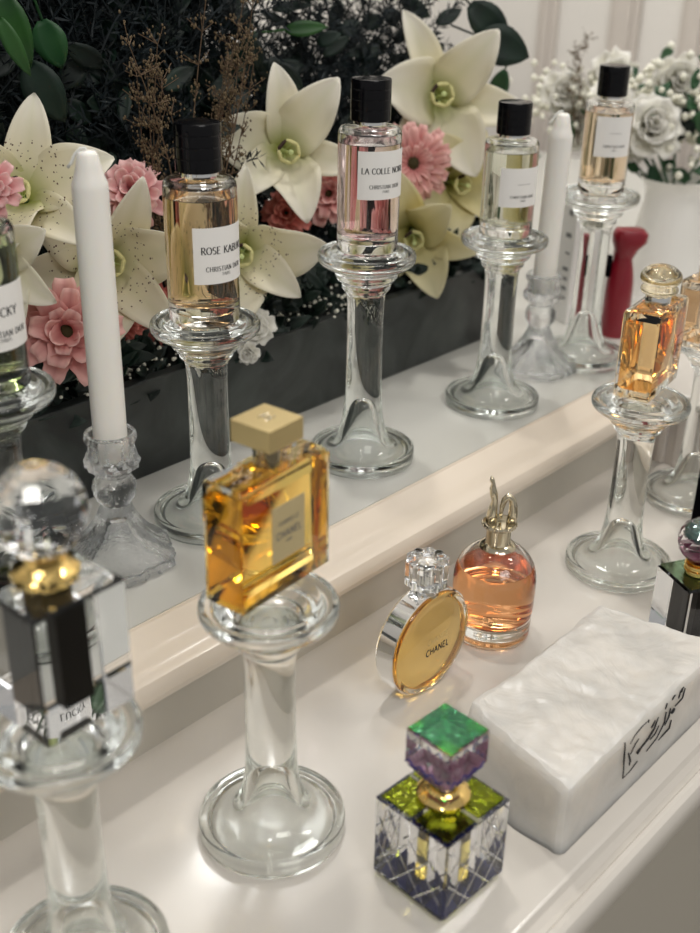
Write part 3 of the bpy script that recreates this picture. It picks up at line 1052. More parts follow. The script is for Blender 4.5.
stp = obj('crystal_stopper', bm, M['cut_glass'], t)
bm = bmesh.new(); box(bm, -C / 2 + 0.0012, C / 2 - 0.0012, -C / 2 + 0.0012, C / 2 - 0.0012, z0 + 0.0341, z0 + 0.0346)
obj('green_coating', bm, M['green_coat'], stp)
bm = bmesh.new()
n = 4
for side in range(4):      # violet lattice of small pyramids round the lower stopper
    ca, sa = math.cos(side * PI / 2), math.sin(side * PI / 2)
    for i in range(n):
        for j in range(2):
            zb, zt = z0 + 0.0030 + j * 0.0062, z0 + 0.0030 + (j + 1) * 0.0062
            hw = lambda z: 0.0065 + (C / 2 - 0.0085) * min((z - z0) / 0.0105, 1.0)
            a0, a1 = i / n * 2 - 1, (i + 1) / n * 2 - 1
            P4 = [(a0 * hw(zb), -hw(zb), zb), (a1 * hw(zb), -hw(zb), zb), (a1 * hw(zt), -hw(zt), zt), (a0 * hw(zt), -hw(zt), zt)]
            cxx = sum(p[0] for p in P4) / 4; cyv = sum(p[1] for p in P4) / 4 - 0.0009; czz = (zb + zt) / 2
            inn = (cxx * .9, cyv + 0.0028, czz)
            V = [bm.verts.new((ca * x - sa * y, sa * x + ca * y, z)) for x, y, z in P4 + [(cxx, cyv, czz), inn]]
            for a, b in ((0, 1), (1, 2), (2, 3), (3, 0)):
                bm.faces.new((V[a], V[b], V[4]))
                bm.faces.new((V[b], V[a], V[5]))
obj('violet_lattice', bm, M['violet_coat'], stp)
M['blue_line'] = pmat('blue_line_coat', srgb(46, 60, 150), 0.25, 0.4)
bm = bmesh.new()


def stop_face(u, z):      # distance of the stopper's side from its axis at height z
    h_ = 0.0065 + (C / 2 - 0.0065) * min(max((z - z0) / 0.0135, 0), 1)
    return (u * h_, -h_ - 0.0001, z)


for side in range(4):
    ca, sa = math.cos(side * PI / 2), math.sin(side * PI / 2)
    for dd in (-1, 1):
        for k in range(-2, 5):
            pts = []
            for q in range(13):
                u = -1 + (k + 0.5) * 0.5 + dd * q / 12 * 1.0
                z = z0 + 0.0015 + q / 12 * 0.0150
                if -0.98 <= u <= 0.98:
                    x, y, z = stop_face(u, z)
                    pts.append((ca * x - sa * y, sa * x + ca * y, z))
            if len(pts) > 1:
                tube(bm, pts, 0.00042, 4)
obj('blue_lattice_lines', bm, M['blue_line'], stp)


def core_cube(label, loc, rotz, S, H, neckfn, ballr, ballz, top_mat, ball_mat):
    t = thing('perfume_bottle', label, 'perfume bottle', loc, rotz)
    bm = bmesh.new()
    loft(bm, [(rounded_rect(S - 0.003, S - 0.003, 0.001, 1), 0.0), (rounded_rect(S, S, 0.001, 1), 0.0018), (rounded_rect(S, S, 0.001, 1), H - 0.0015), (rounded_rect(S - 0.003, S - 0.003, 0.001, 1), H)])
    obj('crystal_body', bm, M['cut_glass'], t)
    bm = bmesh.new()
    c = S * 0.165
    box(bm, -c, c, -c, c, H * 0.12, H * 0.965, 0.0008, seg=1)
    obj('black_core', bm, M['black_core'], t)
    return t


BS, BH = 0.0500, 0.0690
t = core_cube('large crystal cube bottle with black core, gold neck and faceted ball stopper', (0.2275, 0.3855, SEAT * .984 + .0005), math.radians(2), BS, BH, None, 0, 0, None, None)
bm = bmesh.new()
lathe(bm, [(0, BH + 0.0002), (0.0125, BH + 0.0002), (0.0145, BH + 0.0015)] + [(0.0150, BH + 0.0030), (0.0150, BH + 0.0060), (0.0120, BH + 0.0085), (0.0095, BH + 0.0100), (0.0092, BH + 0.0140), (0.0100, BH + 0.0150), (0, BH + 0.0150)], 32,
      rfun=lambda a, z, r: 1 + (0.06 * math.cos(a * 12) if r > 0.013 else 0))
obj('gold_neck', bm, M['gold'], t, smooth=20)
bm = bmesh.new()
bmesh.ops.create_uvsphere(bm, u_segments=14, v_segments=10, radius=0.0222, matrix=Matrix.Translation((0, 0, BH + 0.0350)))
obj('ball_stopper', bm, M['cut_glass'], t)

t = core_cube('small crystal bottle with black core and faceted pink and green stopper behind the stone slab', (0.7150, 0.2870, 0.0004), math.radians(-28), 0.042, 0.055, None, 0, 0, None, None)
bm = bmesh.new(); box(bm, -0.0195, 0.0195, -0.0195, 0.0195, 0.0551, 0.0556)
M['pale_green_coat'] = glass('pale_green_coating', (0.80, 0.93, 0.80, 1), 1.5, 0.05, bump=0.5, bscale=300)
obj('green_top_coating', bm, M['pale_green_coat'], t)
bm = bmesh.new()
for k in range(4):
    R0 = 0.0088 + 0.0008 * (k % 2)
    z = 0.0570 + k * 0.0021
    pts = [(R0 * math.cos(2 * PI * i / 24), R0 * math.sin(2 * PI * i / 24), z) for i in range(25)]
    tube(bm, pts, 0.0010, 6, closed_ends=False)
lathe(bm, [(0, 0.0558), (0.0078, 0.0558), (0.0078, 0.0655), (0, 0.0655)], 24)
obj('gold_neck', bm, M['gold'], t, smooth=60)
bm = bmesh.new()
bmesh.ops.create_icosphere(bm, subdivisions=2, radius=0.0190, matrix=Matrix.Translation((0, 0, 0.0835)) @ Matrix.Diagonal((1, 1, 0.95, 1)))
st = obj('faceted_stopper', bm, M['cut_glass'], t)
bm = bmesh.new()
bmesh.ops.create_icosphere(bm, subdivisions=2, radius=0.0145, matrix=Matrix.Translation((0, 0, 0.0740)) @ Matrix.Diagonal((1, 1, 0.45, 1)))
M['magenta_coat'] = pmat('magenta_coat', srgb(170, 84, 120), 0.15, 0.4, noise_amt=.5, noise_scale=200, coat=1)
obj('pink_facets', bm, M['magenta_coat'], st)
bm = bmesh.new()
bmesh.ops.create_icosphere(bm, subdivisions=2, radius=0.0120, matrix=Matrix.Translation((0, 0, 0.0885)) @ Matrix.Diagonal((1, 1, 0.5, 1)))
M['teal_coat'] = pmat('teal_coat', srgb(90, 130, 126), 0.15, 0.4, noise_amt=.5, noise_scale=200, coat=1)
obj('teal_facets', bm, M['teal_coat'], st)

# black box behind it, mostly outside the frame
bm = bmesh.new(); box(bm, 0.0, 0.055, -0.055, 0.0, 0.0, 0.070, 0.0008)
o = obj('perfume_box', bm, M['black_core'])
o.location = (0.853, 0.357, 0.0005)
o.rotation_euler.z = math.radians(-6)
tag(o, 'plain black box cut off by the picture edge, behind the small crystal bottle', 'box')

# ================================================================== STONE SLAB
random.seed(5)
bm = bmesh.new()
X0, X1, Y0, Y1, Z1 = 0.4515, 0.6500, 0.2315, 0.3210, 0.0520
nx, ny, nz = 120, 56, 20


def slab_pt(u, v, wv):
    y = Y0 + (Y1 - Y0) * v
    xl = X0 + 0.020 * v * wv + 0.004 * v
    xr = X1 - 0.016 * v
    x = xl + (xr - xl) * u
    z = Z1 * wv
    return Vector((x, y, z))


grid = {}
for i in range(nx + 1):
    for j in range(ny + 1):
        for k in range(nz + 1):
            if i in (0, nx) or j in (0, ny) or k in (0, nz):
                u, v, wv = i / nx, j / ny, k / nz
                p = slab_pt(u, v, wv)
                c = slab_pt(.5, .5, .5)
                # rounded, chipped corners and a lumpy split face on top
                ed = min(u, 1 - u) * 0.19, min(v, 1 - v) * 0.089, (1 - wv) * 0.05
                q = sorted(ed)
                chip = max(0, 0.0045 - (q[0] + q[1])) * 0.6
                dirv = (c - p).normalized()
                p = p + dirv * chip
                nv = noise.noise(p * 38) * 0.0008 + noise.noise(p * 95) * 0.0006 + abs(noise.noise(p * 60)) * 0.0010
                wp = p * 16 + Vector((3.1, 0.7, 1.9)) + noise.noise_vector(p * 22) * 0.55
                vd, vp = noise.voronoi(wp)
                cells = (min(vd[1] - vd[0], 0.30) - 0.15) * 0.0024 - vd[0] * 0.0010
                if k == nz:
                    p.z += nv * 1.2 + cells + (noise.noise(p * 14) * 0.0010)
                if i == 0:
                    p.x += noise.noise(p * 40) * 0.0022 + cells
                if i == nx:
                    p.x += noise.noise(p * 40) * 0.004
                if j == ny and k:
                    p.y += noise.noise(p * 40) * 0.003
                if j == 0 and k:
                    p.y += noise.noise(p * 60) * 0.0006
                grid[i, j, k] = bm.verts.new(p)


def quad(a, b, c, d):
    bm.faces.new((grid[a], grid[b], grid[c], grid[d]))


for i in range(nx):
    for j in range(ny):
        quad((i, j, 0), (i + 1, j, 0), (i + 1, j + 1, 0), (i, j + 1, 0))
        quad((i, j, nz), (i + 1, j, nz), (i + 1, j + 1, nz), (i, j + 1, nz))
for i in range(nx):
    for k in range(nz):
        quad((i, 0, k), (i + 1, 0, k), (i + 1, 0, k + 1), (i, 0, k + 1))
        quad((i, ny, k), (i + 1, ny, k), (i + 1, ny, k + 1), (i, ny, k + 1))
for j in range(ny):
    for k in range(nz):
        quad((0, j, k), (0, j + 1, k), (0, j + 1, k + 1), (0, j, k + 1))
        quad((nx, j, k), (nx, j + 1, k), (nx, j + 1, k + 1), (nx, j, k + 1))
slab = obj('stone_slab', bm, M['selenite'], smooth=13)
tag(slab, 'long milky white rough crystal slab with black writing on its side', 'stone slab')
STR = [([(0.5141, 0.0497), (0.5165, 0.0333), (0.5191, 0.0173)], 1.0), ([(0.5191, 0.0173), (0.5283, 0.0178), (0.5365, 0.0199)], .6), ([(0.5212, 0.036), (0.5252, 0.0279), (0.525, 0.024)], 1.3),
       ([(0.5219, 0.0426), (0.5258, 0.0465), (0.5316, 0.0477), (0.5409, 0.05)], .45), ([(0.5435, 0.0516), (0.543, 0.0469)], .8),
       ([(0.5347, 0.0267), (0.5389, 0.0297), (0.5472, 0.0319), (0.5537, 0.036), (0.5569, 0.043)], 1.1), ([(0.5335, 0.0285), (0.5375, 0.0295)], 1.8), ([(0.5491, 0.0388), (0.5531, 0.0428)], .9),
       ([(0.5476, 0.0211), (0.5596, 0.0243), (0.5678, 0.0325), (0.5681, 0.0404)], .8), ([(0.5634, 0.0204), (0.5777, 0.0216), (0.5786, 0.0278)], .7),
       ([(0.5656, 0.0443), (0.5671, 0.0482)], .7), ([(0.5742, 0.0466), (0.578, 0.0517)], .7), ([(0.5765, 0.0345), (0.5802, 0.0365)], 1.8),
       ([(0.5809, 0.0379), (0.5901, 0.0392), (0.5919, 0.0463)], .7), ([(0.5245, 0.0330), (0.5290, 0.0385), (0.5330, 0.0400)], .6), ([(0.5500, 0.0290), (0.5560, 0.0300), (0.5600, 0.0345)], .8), ([(0.5690, 0.0290), (0.5735, 0.0335), (0.5740, 0.0400)], .7), ([(0.5840, 0.0425), (0.5850, 0.0480)], .7), ([(0.5875, 0.0491), (0.5866, 0.0457)], 1.0), ([(0.5894, 0.0525), (0.5873, 0.0511)], .6)]
bm = bmesh.new()
for pl_, wd in STR:
    pts = []
    for a, b in zip(pl_, pl_[1:]):
        for q in range(4):
            pts.append((a[0] + (b[0] - a[0]) * q / 4, Y0 - 0.0002, min(a[1] + (b[1] - a[1]) * q / 4, 0.0485)))
    pts.append((pl_[-1][0], Y0 - 0.0002, min(pl_[-1][1], 0.0485)))
    m_ = len(pts)
    tube(bm, pts, [0.00056 * wd * (0.45 + 0.55 * math.sin(PI * (i + .5) / m_)) + .0002 for i in range(m_)], 6)
obj('black_writing', bm, M['ink'], slab)

# ================================================================== CANDLES IN PRESSED-GLASS HOLDERS
def holder_rf(a, z, r):
    if z < 0.046 and r > 0.012:
        return 1 + 0.055 * math.cos(6 * a) * min(1, r / 0.03) + 0.030 * math.cos(18 * a + z * 260)
    if z > 0.070 and z < 0.091:
        return 1 + 0.055 * math.cos(12 * a + (z * 500))
    if 0.046 <= z <= 0.069:
        return 1 + 0.035 * math.cos(11 * a + z * 700)
    return 1


def candle_holder_bm():
    bm = bmesh.new()
    prof = [(0, 0.034), (0.005, 0.032), (0.0085, 0.026), (0.014, 0.0175), (0.021, 0.0115), (0.028, 0.007), (0.0335, 0.0035), (0.0350, 0.0), (0.0365, 0.0), (0.0385, 0.0012), (0.0388, 0.0045), (0.0372, 0.0065), (0.0378, 0.0085), (0.0345, 0.0115), (0.0300, 0.0145), (0.0255, 0.0190), (0.0205, 0.0250), (0.0165, 0.0315),
            (0.0130, 0.0385), (0.0112, 0.0435), (0.0105, 0.0465), (0.0112, 0.0480), (0.0135, 0.0510), (0.0148, 0.0550), (0.0152, 0.0585), (0.0145, 0.0625), (0.0125, 0.0660), (0.0108, 0.0680), (0.0112, 0.0700),
            (0.0150, 0.0725), (0.0182, 0.0755), (0.0186, 0.0790), (0.0170, 0.0830), (0.0155, 0.0870), (0.0152, 0.0910), (0.0158, 0.0925), (0.0172, 0.0937), (0.0180, 0.0955), (0.0180, 0.0975), (0.0172, 0.0995), (0.0155, 0.1004),
            (0.0140, 0.0990), (0.0122, 0.0965), (0.0118, 0.0800), (0, 0.0800)]
    lathe(bm, prof, 72, rfun=holder_rf)
    return bm


def candle_set(loc, tip, lab_h, lab_c, lean=(0, 0), hide=1.0, blackwick=False):
    h = obj('candle_holder', candle_holder_bm(), M['textured_glass'], smooth=22)
    h.location = loc
    tag(h, lab_h, 'candle holder')
    t = thing('taper_candle', lab_c, 'candle', (loc[0], loc[1], loc[2] + 0.0803))
    bm = bmesh.new()
    L = tip
    lathe(bm, [(0, 0), (0.0106, 0), (0.0112, 0.002), (0.0113, 0.03), (0.0112, L - 0.022), (0.0110, L - 0.019), (0.0095, L - 0.0155), (0.0078, L - 0.009), (0.0062, L - 0.002), (0.0050, L), (0, L + 0.0006)], 40,
          rfun=lambda a, z, r: 1 + 0.012 * math.cos(2 * a + z * 30))
    obj('wax_body', bm, M['wax'], t, smooth='all')
    bm = bmesh.new()
    dl = Vector((-math.sin(AZ), math.cos(AZ), 0))
    pts = [Vector((0, 0, L - 0.001)), Vector((0, 0, L + 0.0020)) + dl * 0.0012, Vector((0, 0, L + 0.0015)) + dl * 0.0040, Vector((0, 0, L - 0.0020)) + dl * 0.0075, Vector((0, 0, L - 0.0070)) + dl * 0.0100, Vector((0, 0, L - 0.0100)) + dl * 0.0125]
    tube(bm, pts, 0.0010, 7)
    obj('wick', bm, M['wick'], t, smooth='all')
    t.rotation_euler = (lean[0], lean[1], 0)
    return t


candle_set((0.402, 0.578, US + 0.001), 0.205, 'cut pressed-glass candle holder under the near white candle', 'tall white taper candle with bent wick at front of the dark planter', (0.01, -0.004))
candle_set((0.926, 0.578, US + 0.001), 0.172, 'blurred pressed-glass candle holder between the far pedestals', 'white taper candle behind the grey perfume bottle, blurred', (0.02, 0.0))

# white carton with dark marks behind the far stand
bm = bmesh.new(); box(bm, -0.016, 0.016, -0.016, 0.016, 0, 0.150, 0.0006, seg=1)
o = obj('perfume_carton', bm, M['paper'])
o.location = (1.085, 0.64, US + 0.001)
o.rotation_euler.z = math.radians(-20)
tag(o, 'slim white carton with dark vertical marks behind the farthest pedestal', 'carton')
bm = bmesh.new()
for k, (zc, hh) in enumerate(((0.125, .006), (0.100, .005), (0.080, .002), (0.062, .004), (0.051, .004), (0.040, .004), (0.029, .003))):
    box(bm, -0.0165, -0.0161, -0.010, -0.003 + 0.002 * (k % 2), zc - hh / 2, zc + hh / 2)
obj('dark_marks', bm, M['grey_ink'], o)

# red bottle
t = thing('spray_bottle', 'dark red trigger-shaped plastic bottle behind the farthest pedestal', 'bottle', (1.075, 0.575, US + 0.001), math.radians(-42))
bm = bmesh.new()
lathe(bm, fine([(0, 0), (0.014, 0), (0.0150, 0.002), (0.0150, 0.040), (0.0145, 0.060), (0.0125, 0.075), (0.0105, 0.084), (0.0105, 0.090)], 3) + [(0, 0.090)], 40)
obj('bottle_body', bm, M['red'], t, smooth=50)
bm = bmesh.new()
loft(bm, [(rounded_rect(0.021, 0.020, 0.008, 4), 0.088), ([(x + .002, y) for x, y in rounded_rect(0.024, 0.022, 0.008, 4)], 0.096), ([(x + .005, y) for x, y in rounded_rect(0.036, 0.024, 0.010, 4)], 0.104), ([(x + .005, y) for x, y in rounded_rect(0.038, 0.024, 0.010, 4)], 0.113), ([(x + .004, y) for x, y in rounded_rect(0.030, 0.020, 0.008, 4)], 0.118)])
obj('spray_head', bm, M['red'], t, smooth=60)
bm = bmesh.new(); box(bm, -0.019, -0.012, -0.004, 0.004, 0.066, 0.090, 0.002)
obj('trigger', bm, M['black_core'], t)

# ================================================================== FLOWERS
def petal_sheet(bm, L, W, phi0, phi1, nu=14, nv=8, az=0.0, cup=0.25, tipcurl=0.0, ruffle=0.0, shape=0.8, r0=0.002, zoff=0.0, tipnotch=0.0, seed=0, bendp=1.0, thick=0.0005):
    """petal: axis +Z, leaves at angle phi0 from the axis and bends to phi1"""
    uvl = bm.loops.layers.uv.verify()
    rings = []
    r, z = r0, zoff
    ca, sa = math.cos(az), math.sin(az)
    ds = L / nu
    for i in range(nu + 1):
        u = i / nu
        phi = phi0 + (phi1 - phi0) * (u ** bendp) + tipcurl * max(0, u - 0.65) / 0.35
        wd = W * max(0.02, math.sin(PI * min(1, (0.06 + 0.94 * u)) ** shape)) ** 0.75
        if i == nu:
            wd = W * 0.04 if not tipnotch else W * 0.5
        if tipnotch and u > 0.75:
            wd = max(wd, W * (1 - (u - .75) * 1.6))
        row = []
        nrm = Vector((-math.cos(phi), math.sin(phi)))      # (radial, z) towards the inside
        for j in range(nv + 1):
            v = j / nv * 2 - 1
            off = cup * wd * (v * v) * 0.5 + ruffle * math.sin(seed + u * 9 + (2.0 if v > 0 else 0)) * abs(v) ** 2 * wd * math.sin(PI * u)
            rr = r + nrm.x * off
            zz = z + nrm.y * off
            tt = v * wd / 2
            row.append((Vector((ca * rr - sa * tt, sa * rr + ca * tt, zz)), u, (v + 1) / 2))
        rings.append(row)
        r += math.sin(phi) * ds
        z += math.cos(phi) * ds
    V = [[bm.verts.new(p) for p, _, _ in row] for row in rings]
    for i in range(nu):
        for j in range(nv):
            f = bm.faces.new((V[i][j], V[i][j + 1], V[i + 1][j + 1], V[i + 1][j]))
            for lp, (a, b) in zip(f.loops, ((i, j), (i, j + 1), (i + 1, j + 1), (i + 1, j))):
                lp[uvl].uv = (rings[a][b][1], rings[a][b][2])
            f.smooth = True


def sheet_obj(name, bm, mat, parent=None, thick=0.0006):
    me = bpy.data.meshes.new(name)
    bm.to_mesh(me); bm.free()
    me.materials.append(mat)
    for p in me.polygons:
        p.use_smooth = True
    o = bpy.data.objects.new(name, me)
    COL.objects.link(o)
    if parent:
        o.parent = parent
    md = o.modifiers.new('thickness', 'SOLIDIFY')
    md.thickness = thick
    md.offset = 0
    return o


LILY_MESH = {}


def lily_meshes(kind):
    if kind in LILY_MESH:
        return LILY_MESH[kind]
    mat = {'s': M['lily'], 'p': M['lily_plain'], 'y': M['lily_yellow']}[kind]
    out = []
    for idx in range(6):
        inner = idx % 2 == 0
        bm = bmesh.new()
        L = 0.084 if inner else 0.084
        W = 0.054 if inner else 0.037
        petal_sheet(bm, L, W, math.radians(26), math.radians(76 if inner else 84), 18, 8, 0, cup=0.30, tipcurl=math.radians(14 + 7 * (idx % 3)), ruffle=0.10 if inner else 0.04, shape=0.92, r0=0.003, zoff=0.0 if inner else -0.002, seed=idx * 1.7, bendp=0.62)
        me = bpy.data.meshes.new('petal')
        bm.to_mesh(me); bm.free()
        me.materials.append(mat)
        for p in me.polygons:
            p.use_smooth = True
        out.append(me)
    bm = bmesh.new()
    pts = [(0, 0, 0), (0.002, 0, 0.015), (0.005, 0, 0.028), (0.009, 0, 0.038)]
    tube(bm, pts, [0.0007, 0.0006, 0.0005, 0.0004], 6, mi=0)
    e = pts[-1]
    tube(bm, [(e[0] - .0005, -0.0065, e[2] + .001), (e[0], -0.003, e[2] + .0015), (e[0], 0.003, e[2] + .0015), (e[0] - .0005, 0.0065, e[2] + .001)], [0.0008, 0.0018, 0.0018, 0.0008], 7, mi=1)
    st = bpy.data.meshes.new('stamen')
    bm.to_mesh(st); bm.free()
    st.materials.append(M['filament']); st.materials.append(M['anther'])
    st2 = st.copy()
    st2.materials[1] = M['pale_anther']
    bm = bmesh.new()
    lathe(bm, [(0, 0), (0.0022, 0.001), (0.0026, 0.010), (0.0012, 0.018), (0.0011, 0.046), (0.0024, 0.049), (0.0022, 0.051), (0, 0.0515)], 10)
    ps = bpy.data.meshes.new('pistil')
    bm.to_mesh(ps); bm.free()
    ps.materials.append(M['filament'])
    LILY_MESH[kind] = (out, st, ps, st2)
    return LILY_MESH[kind]


def direction_rot(dirv, spin):
    q = Vector(dirv).normalized().to_track_quat('Z', 'Y')
    return (q.to_matrix() @ Matrix.Rotation(spin, 3, 'Z')).to_euler()


def lily(label, loc, dirv, spin, scale, kind='s', opens=None):
    pet, st, ps, st2 = lily_meshes(kind)
    t = thing('lily_flower', label, 'lily', loc, 0, 'cream lilies in the planter')
    d_ = Vector(dirv).normalized()
    t.location = Vector(loc) - d_ * 0.030 * scale
    t.rotation_euler = direction_rot(dirv, spin)
    t.scale = (scale,) * 3
    rnd = random.Random(label)
    for k in range(6):
        o = bpy.data.objects.new('petal', pet[k])
        COL.objects.link(o); o.parent = t
        tilt = rnd.uniform(-0.26, 0.22)
        if opens:
            tilt += opens[k]
        # petals lean out or in about their root
        o.rotation_euler = (Matrix.Rotation(k * PI / 3 + rnd.uniform(-.1, .1), 3, 'Z') @ Matrix.Rotation(tilt, 3, 'Y') @ Matrix.Rotation(rnd.uniform(-.22, .22), 3, 'X')).to_euler()
        o.scale = (rnd.uniform(.92, 1.12), rnd.uniform(.85, 1.08), rnd.uniform(.95, 1.08))
        md = o.modifiers.new('thickness', 'SOLIDIFY'); md.thickness = 0.0007; md.offset = 0
    for k in range(6):
        o = bpy.data.objects.new('stamen', st if k == 1 else st2)
        COL.objects.link(o); o.parent = t
        o.rotation_euler = (0, 0, (k + .5) * PI / 3 + rnd.uniform(-.2, .2))
    o = bpy.data.objects.new('pistil', ps)
    COL.objects.link(o); o.parent = t
    bm = bmesh.new()
    tube(bm, [(0, 0, 0.003), (0, 0, -0.012), (0.004, 0, -0.035)], [0.0035, 0.0025, 0.002], 8)
    obj('flower_stem', bm, M['stem'], t, smooth='all')
    return t


TO = Vector((-0.74, -0.67, 0.12))        # towards the front of the display


def vdir(right, upw):
    """facing direction: towards the front, tipped right / up"""
    return TO + rt * right + Vector((0, 0, 1)) * upw


def W3(px, py, Y):
    # world point of the display at depth Y; numbers below were measured on the planter
    d_ = fw + rt2 * ((px - 350) / F_PX) - up2 * ((py - 466.5) / F_PX)
    k = Y / d_.y
    return CAM + d_ * k


def pl3(v):
    return (round(v.x, 4), round(v.y, 4), round(v.z, 4))


lily('large cream lily at the picture edge, left of the near candle tip', (0.4153, 0.680, 0.322), vdir(0.15, .35), 0.35, 0.86, 's')
lily('speckled cream lily directly behind the near white candle', (0.4802, 0.672, 0.262), vdir(0.30, .10), 0.15, 0.94, 's')
lily('cream lily low at the picture edge, above the pink dahlia', (0.3790, 0.668, 0.286), vdir(-0.1, -.15), 0.5, 0.72, 'p')
lily('cream lily with one dark anther right beside the ROSE KABUKI bottle', (0.6217, 0.684, 0.238), vdir(0.10, .05), 0.30, 0.90, 's')
lily('cream lily above the gap between the two nearest black caps', (0.7064, 0.715, 0.307), vdir(0.25, .05), 0.75, 0.95, 'p')
lily('highest cream lily, right of the LA COLLE NOIRE cap', (0.922, 0.715, 0.334), vdir(0.05, .10), 0.95, 1.10, 'p')
lily('yellowish lily half hidden by the grey perfume bottle', (0.9428, 0.702, 0.246), vdir(0.45, .0), 0.2, 0.92, 'y')
lily('yellow-cream lily hanging low beside the LA COLLE NOIRE bottle', (0.850, 0.684, 0.210), vdir(0.0, -.15), 0.85, 0.92, 'y')


def dahlia(label, loc, dirv, scale, mat, layers, centre=True, cat='dahlia', name='dahlia_flower', group='pink blooms in the planter', notch=0.4):
    t = thing(name, label, cat, loc, 0, group)
    d_ = Vector(dirv).normalized()
    t.location = Vector(loc) - d_ * 0.008 * scale
    t.rotation_euler = direction_rot(dirv, 0.2)
    t.scale = (scale,) * 3
    rnd = random.Random(label)
    names = ['outer_petals', 'middle_petals', 'inner_petals', 'core_petals', 'core_petals']
    for li, (n, L, Wd, p0, p1, zo) in enumerate(layers):
        bm = bmesh.new()
        for k in range(n):
            petal_sheet(bm, L * rnd.uniform(.9, 1.08), Wd * rnd.uniform(.9, 1.1), math.radians(p0 + rnd.uniform(-6, 6)), math.radians(p1 + rnd.uniform(-12, 12)), 8, 5, 2 * PI * (k + .5 * (li % 2)) / n + rnd.uniform(-.12, .12),
                        cup=0.5, tipcurl=math.radians(rnd.uniform(-25, 30)), ruffle=0.12, shape=1.15, r0=0.002, zoff=zo, tipnotch=notch, seed=rnd.random() * 9)
        sheet_obj(names[li], bm, mat, t, 0.0005)
    if centre:
        bm = bmesh.new()
        lathe(bm, [(0, -0.004), (0.006, -0.002), (0.0065, 0.004), (0.0045, 0.008), (0, 0.009)], 18, rfun=lambda a, z, r: 1 + .12 * math.cos(9 * a + z * 900))
        obj('flower_centre', bm, M['dark_centre'], t, smooth='all')
    bm = bmesh.new()
    tube(bm, [(0, 0, 0.002), (0, 0, -0.010), (0.003, 0, -0.03)], [0.004, 0.0022, 0.0018], 8)
    obj('flower_stem', bm, M['stem'], t, smooth='all')
    return t


OPEN = [(9, 0.030, 0.017, 60, 95, 0.0), (8, 0.026, 0.015, 35, 75, 0.001), (7, 0.020, 0.013, 15, 50, 0.002)]
BALL = [(10, 0.026, 0.014, 70, 120, -0.002), (10, 0.025, 0.014, 40, 90, 0.0), (9, 0.023, 0.013, 20, 55, 0.002), (7, 0.020, 0.012, 5, 25, 0.003)]
GERB = [(24, 0.034, 0.0115, 72, 92, 0.0), (22, 0.029, 0.0095, 62, 84, 0.001), (18, 0.018, 0.005, 45, 75, 0.002)]
dahlia('open dusty pink dahlia low behind the near candle, over the planter rim', (0.4219, 0.648, 0.229), vdir(0.15, .25), 1.22, M['pink'], OPEN)
dahlia('round pale pink dahlia just right of the near candle tip', (0.517, 0.690, 0.306), vdir(0.0, .5), 1.0, M['pale_pink'], BALL, centre=False)
dahlia('pink dahlia cut off by the picture edge, in front of the speckled lilies', (0.372, 0.640, 0.338), vdir(0.2, .2), 0.62, M['pale_pink'], OPEN)
dahlia('pink gerbera with dark centre behind the LA COLLE NOIRE bottle', (0.8716, 0.705, 0.276), vdir(0.25, .05), 1.12, M['pink'], GERB, cat='gerbera', name='gerbera_flower')
dahlia('coral bloom between the lily and the LA COLLE NOIRE bottle', (0.7146, 0.725, 0.250), vdir(0.0, .2), 0.85, M['coral'], BALL, centre=False)
dahlia('coral dahlia directly behind the ROSE KABUKI bottle', (0.545, 0.705, 0.200), vdir(0.1, .1), 0.95, M['coral'], OPEN)
dahlia('small coral bloom behind the pedestal plate of the ROSE KABUKI bottle', (0.50, 0.69, 0.205), vdir(-.1, .1), 0.55, M['coral'], BALL, centre=False)
dahlia('pink dahlia seen through the glass of the LA COLLE NOIRE bottle', (0.760, 0.715, 0.262), vdir(-.1, .1), 0.95, M['pink'], OPEN)


# white blooms over the planter rim
def rose(label, loc, dirv, scale, group, mat=None):
    return dahlia(label, loc, dirv, scale, mat or M['white_petal'], [(6, 0.026, 0.026, 60, 100, 0.0), (6, 0.023, 0.024, 35, 65, 0.002), (5, 0.020, 0.020, 12, 30, 0.004), (4, 0.018, 0.014, 2, 8, 0.005)], centre=False, cat='rose', name='rose_flower', group=group, notch=0.6)


rose('small white bloom hanging under the lily right of the ROSE KABUKI bottle', (0.617, 0.664, 0.180), vdir(.1, .1), 0.62, 'white blooms on the planter rim')
rose('white bloom beside the stem of the ROSE KABUKI pedestal', (0.606, 0.662, 0.160), vdir(0, .0), 0.40, 'white blooms on the planter rim')

# bouquet of white roses in a white vase at the far end
VX, VY = 1.255, 0.615
t = thing('vase', 'white ceramic vase of white roses at the far end of the shelf', 'vase', (VX, VY, US + 0.001))
bm = bmesh.new()
lathe(bm, fine([(0, 0), (0.050, 0.0), (0.052, 0.004), (0.048, 0.03), (0.040, 0.08), (0.034, 0.115), (0.036, 0.130), (0.042, 0.140)], 3) + [(0.039, 0.140), (0.032, 0.120), (0, 0.112)], 48)
obj('vase_body', bm, M['vase'], t, smooth=50)
RS = [((1.200, 0.628, 0.284), .95, 'large white rose with a yellowish centre nearest the picture edge'),
      ((1.215, 0.69, 0.300), .80, 'white rose behind the farthest black cap'),
      ((1.235, 0.745, 0.270), .80, 'white rose low beside the far candle tip'),
      ((1.26, 0.72, 0.325), .75, 'white rose highest behind the farthest black cap'),
      ((1.27, 0.64, 0.325), .80, 'white rose above the large rose of the vase'),
      ((1.29, 0.575, 0.315), .75, 'white rose highest near the picture edge'),
      ((1.30, 0.53, 0.290), .75, 'white rose cut by the picture edge beyond the dark leaf'),
      ((1.22, 0.76, 0.305), .70, 'white rose farthest from the large one, next to the pale wall trim'),
      ((1.23, 0.668, 0.262), .70, 'white rose tucked behind the peach bottle and its label')]
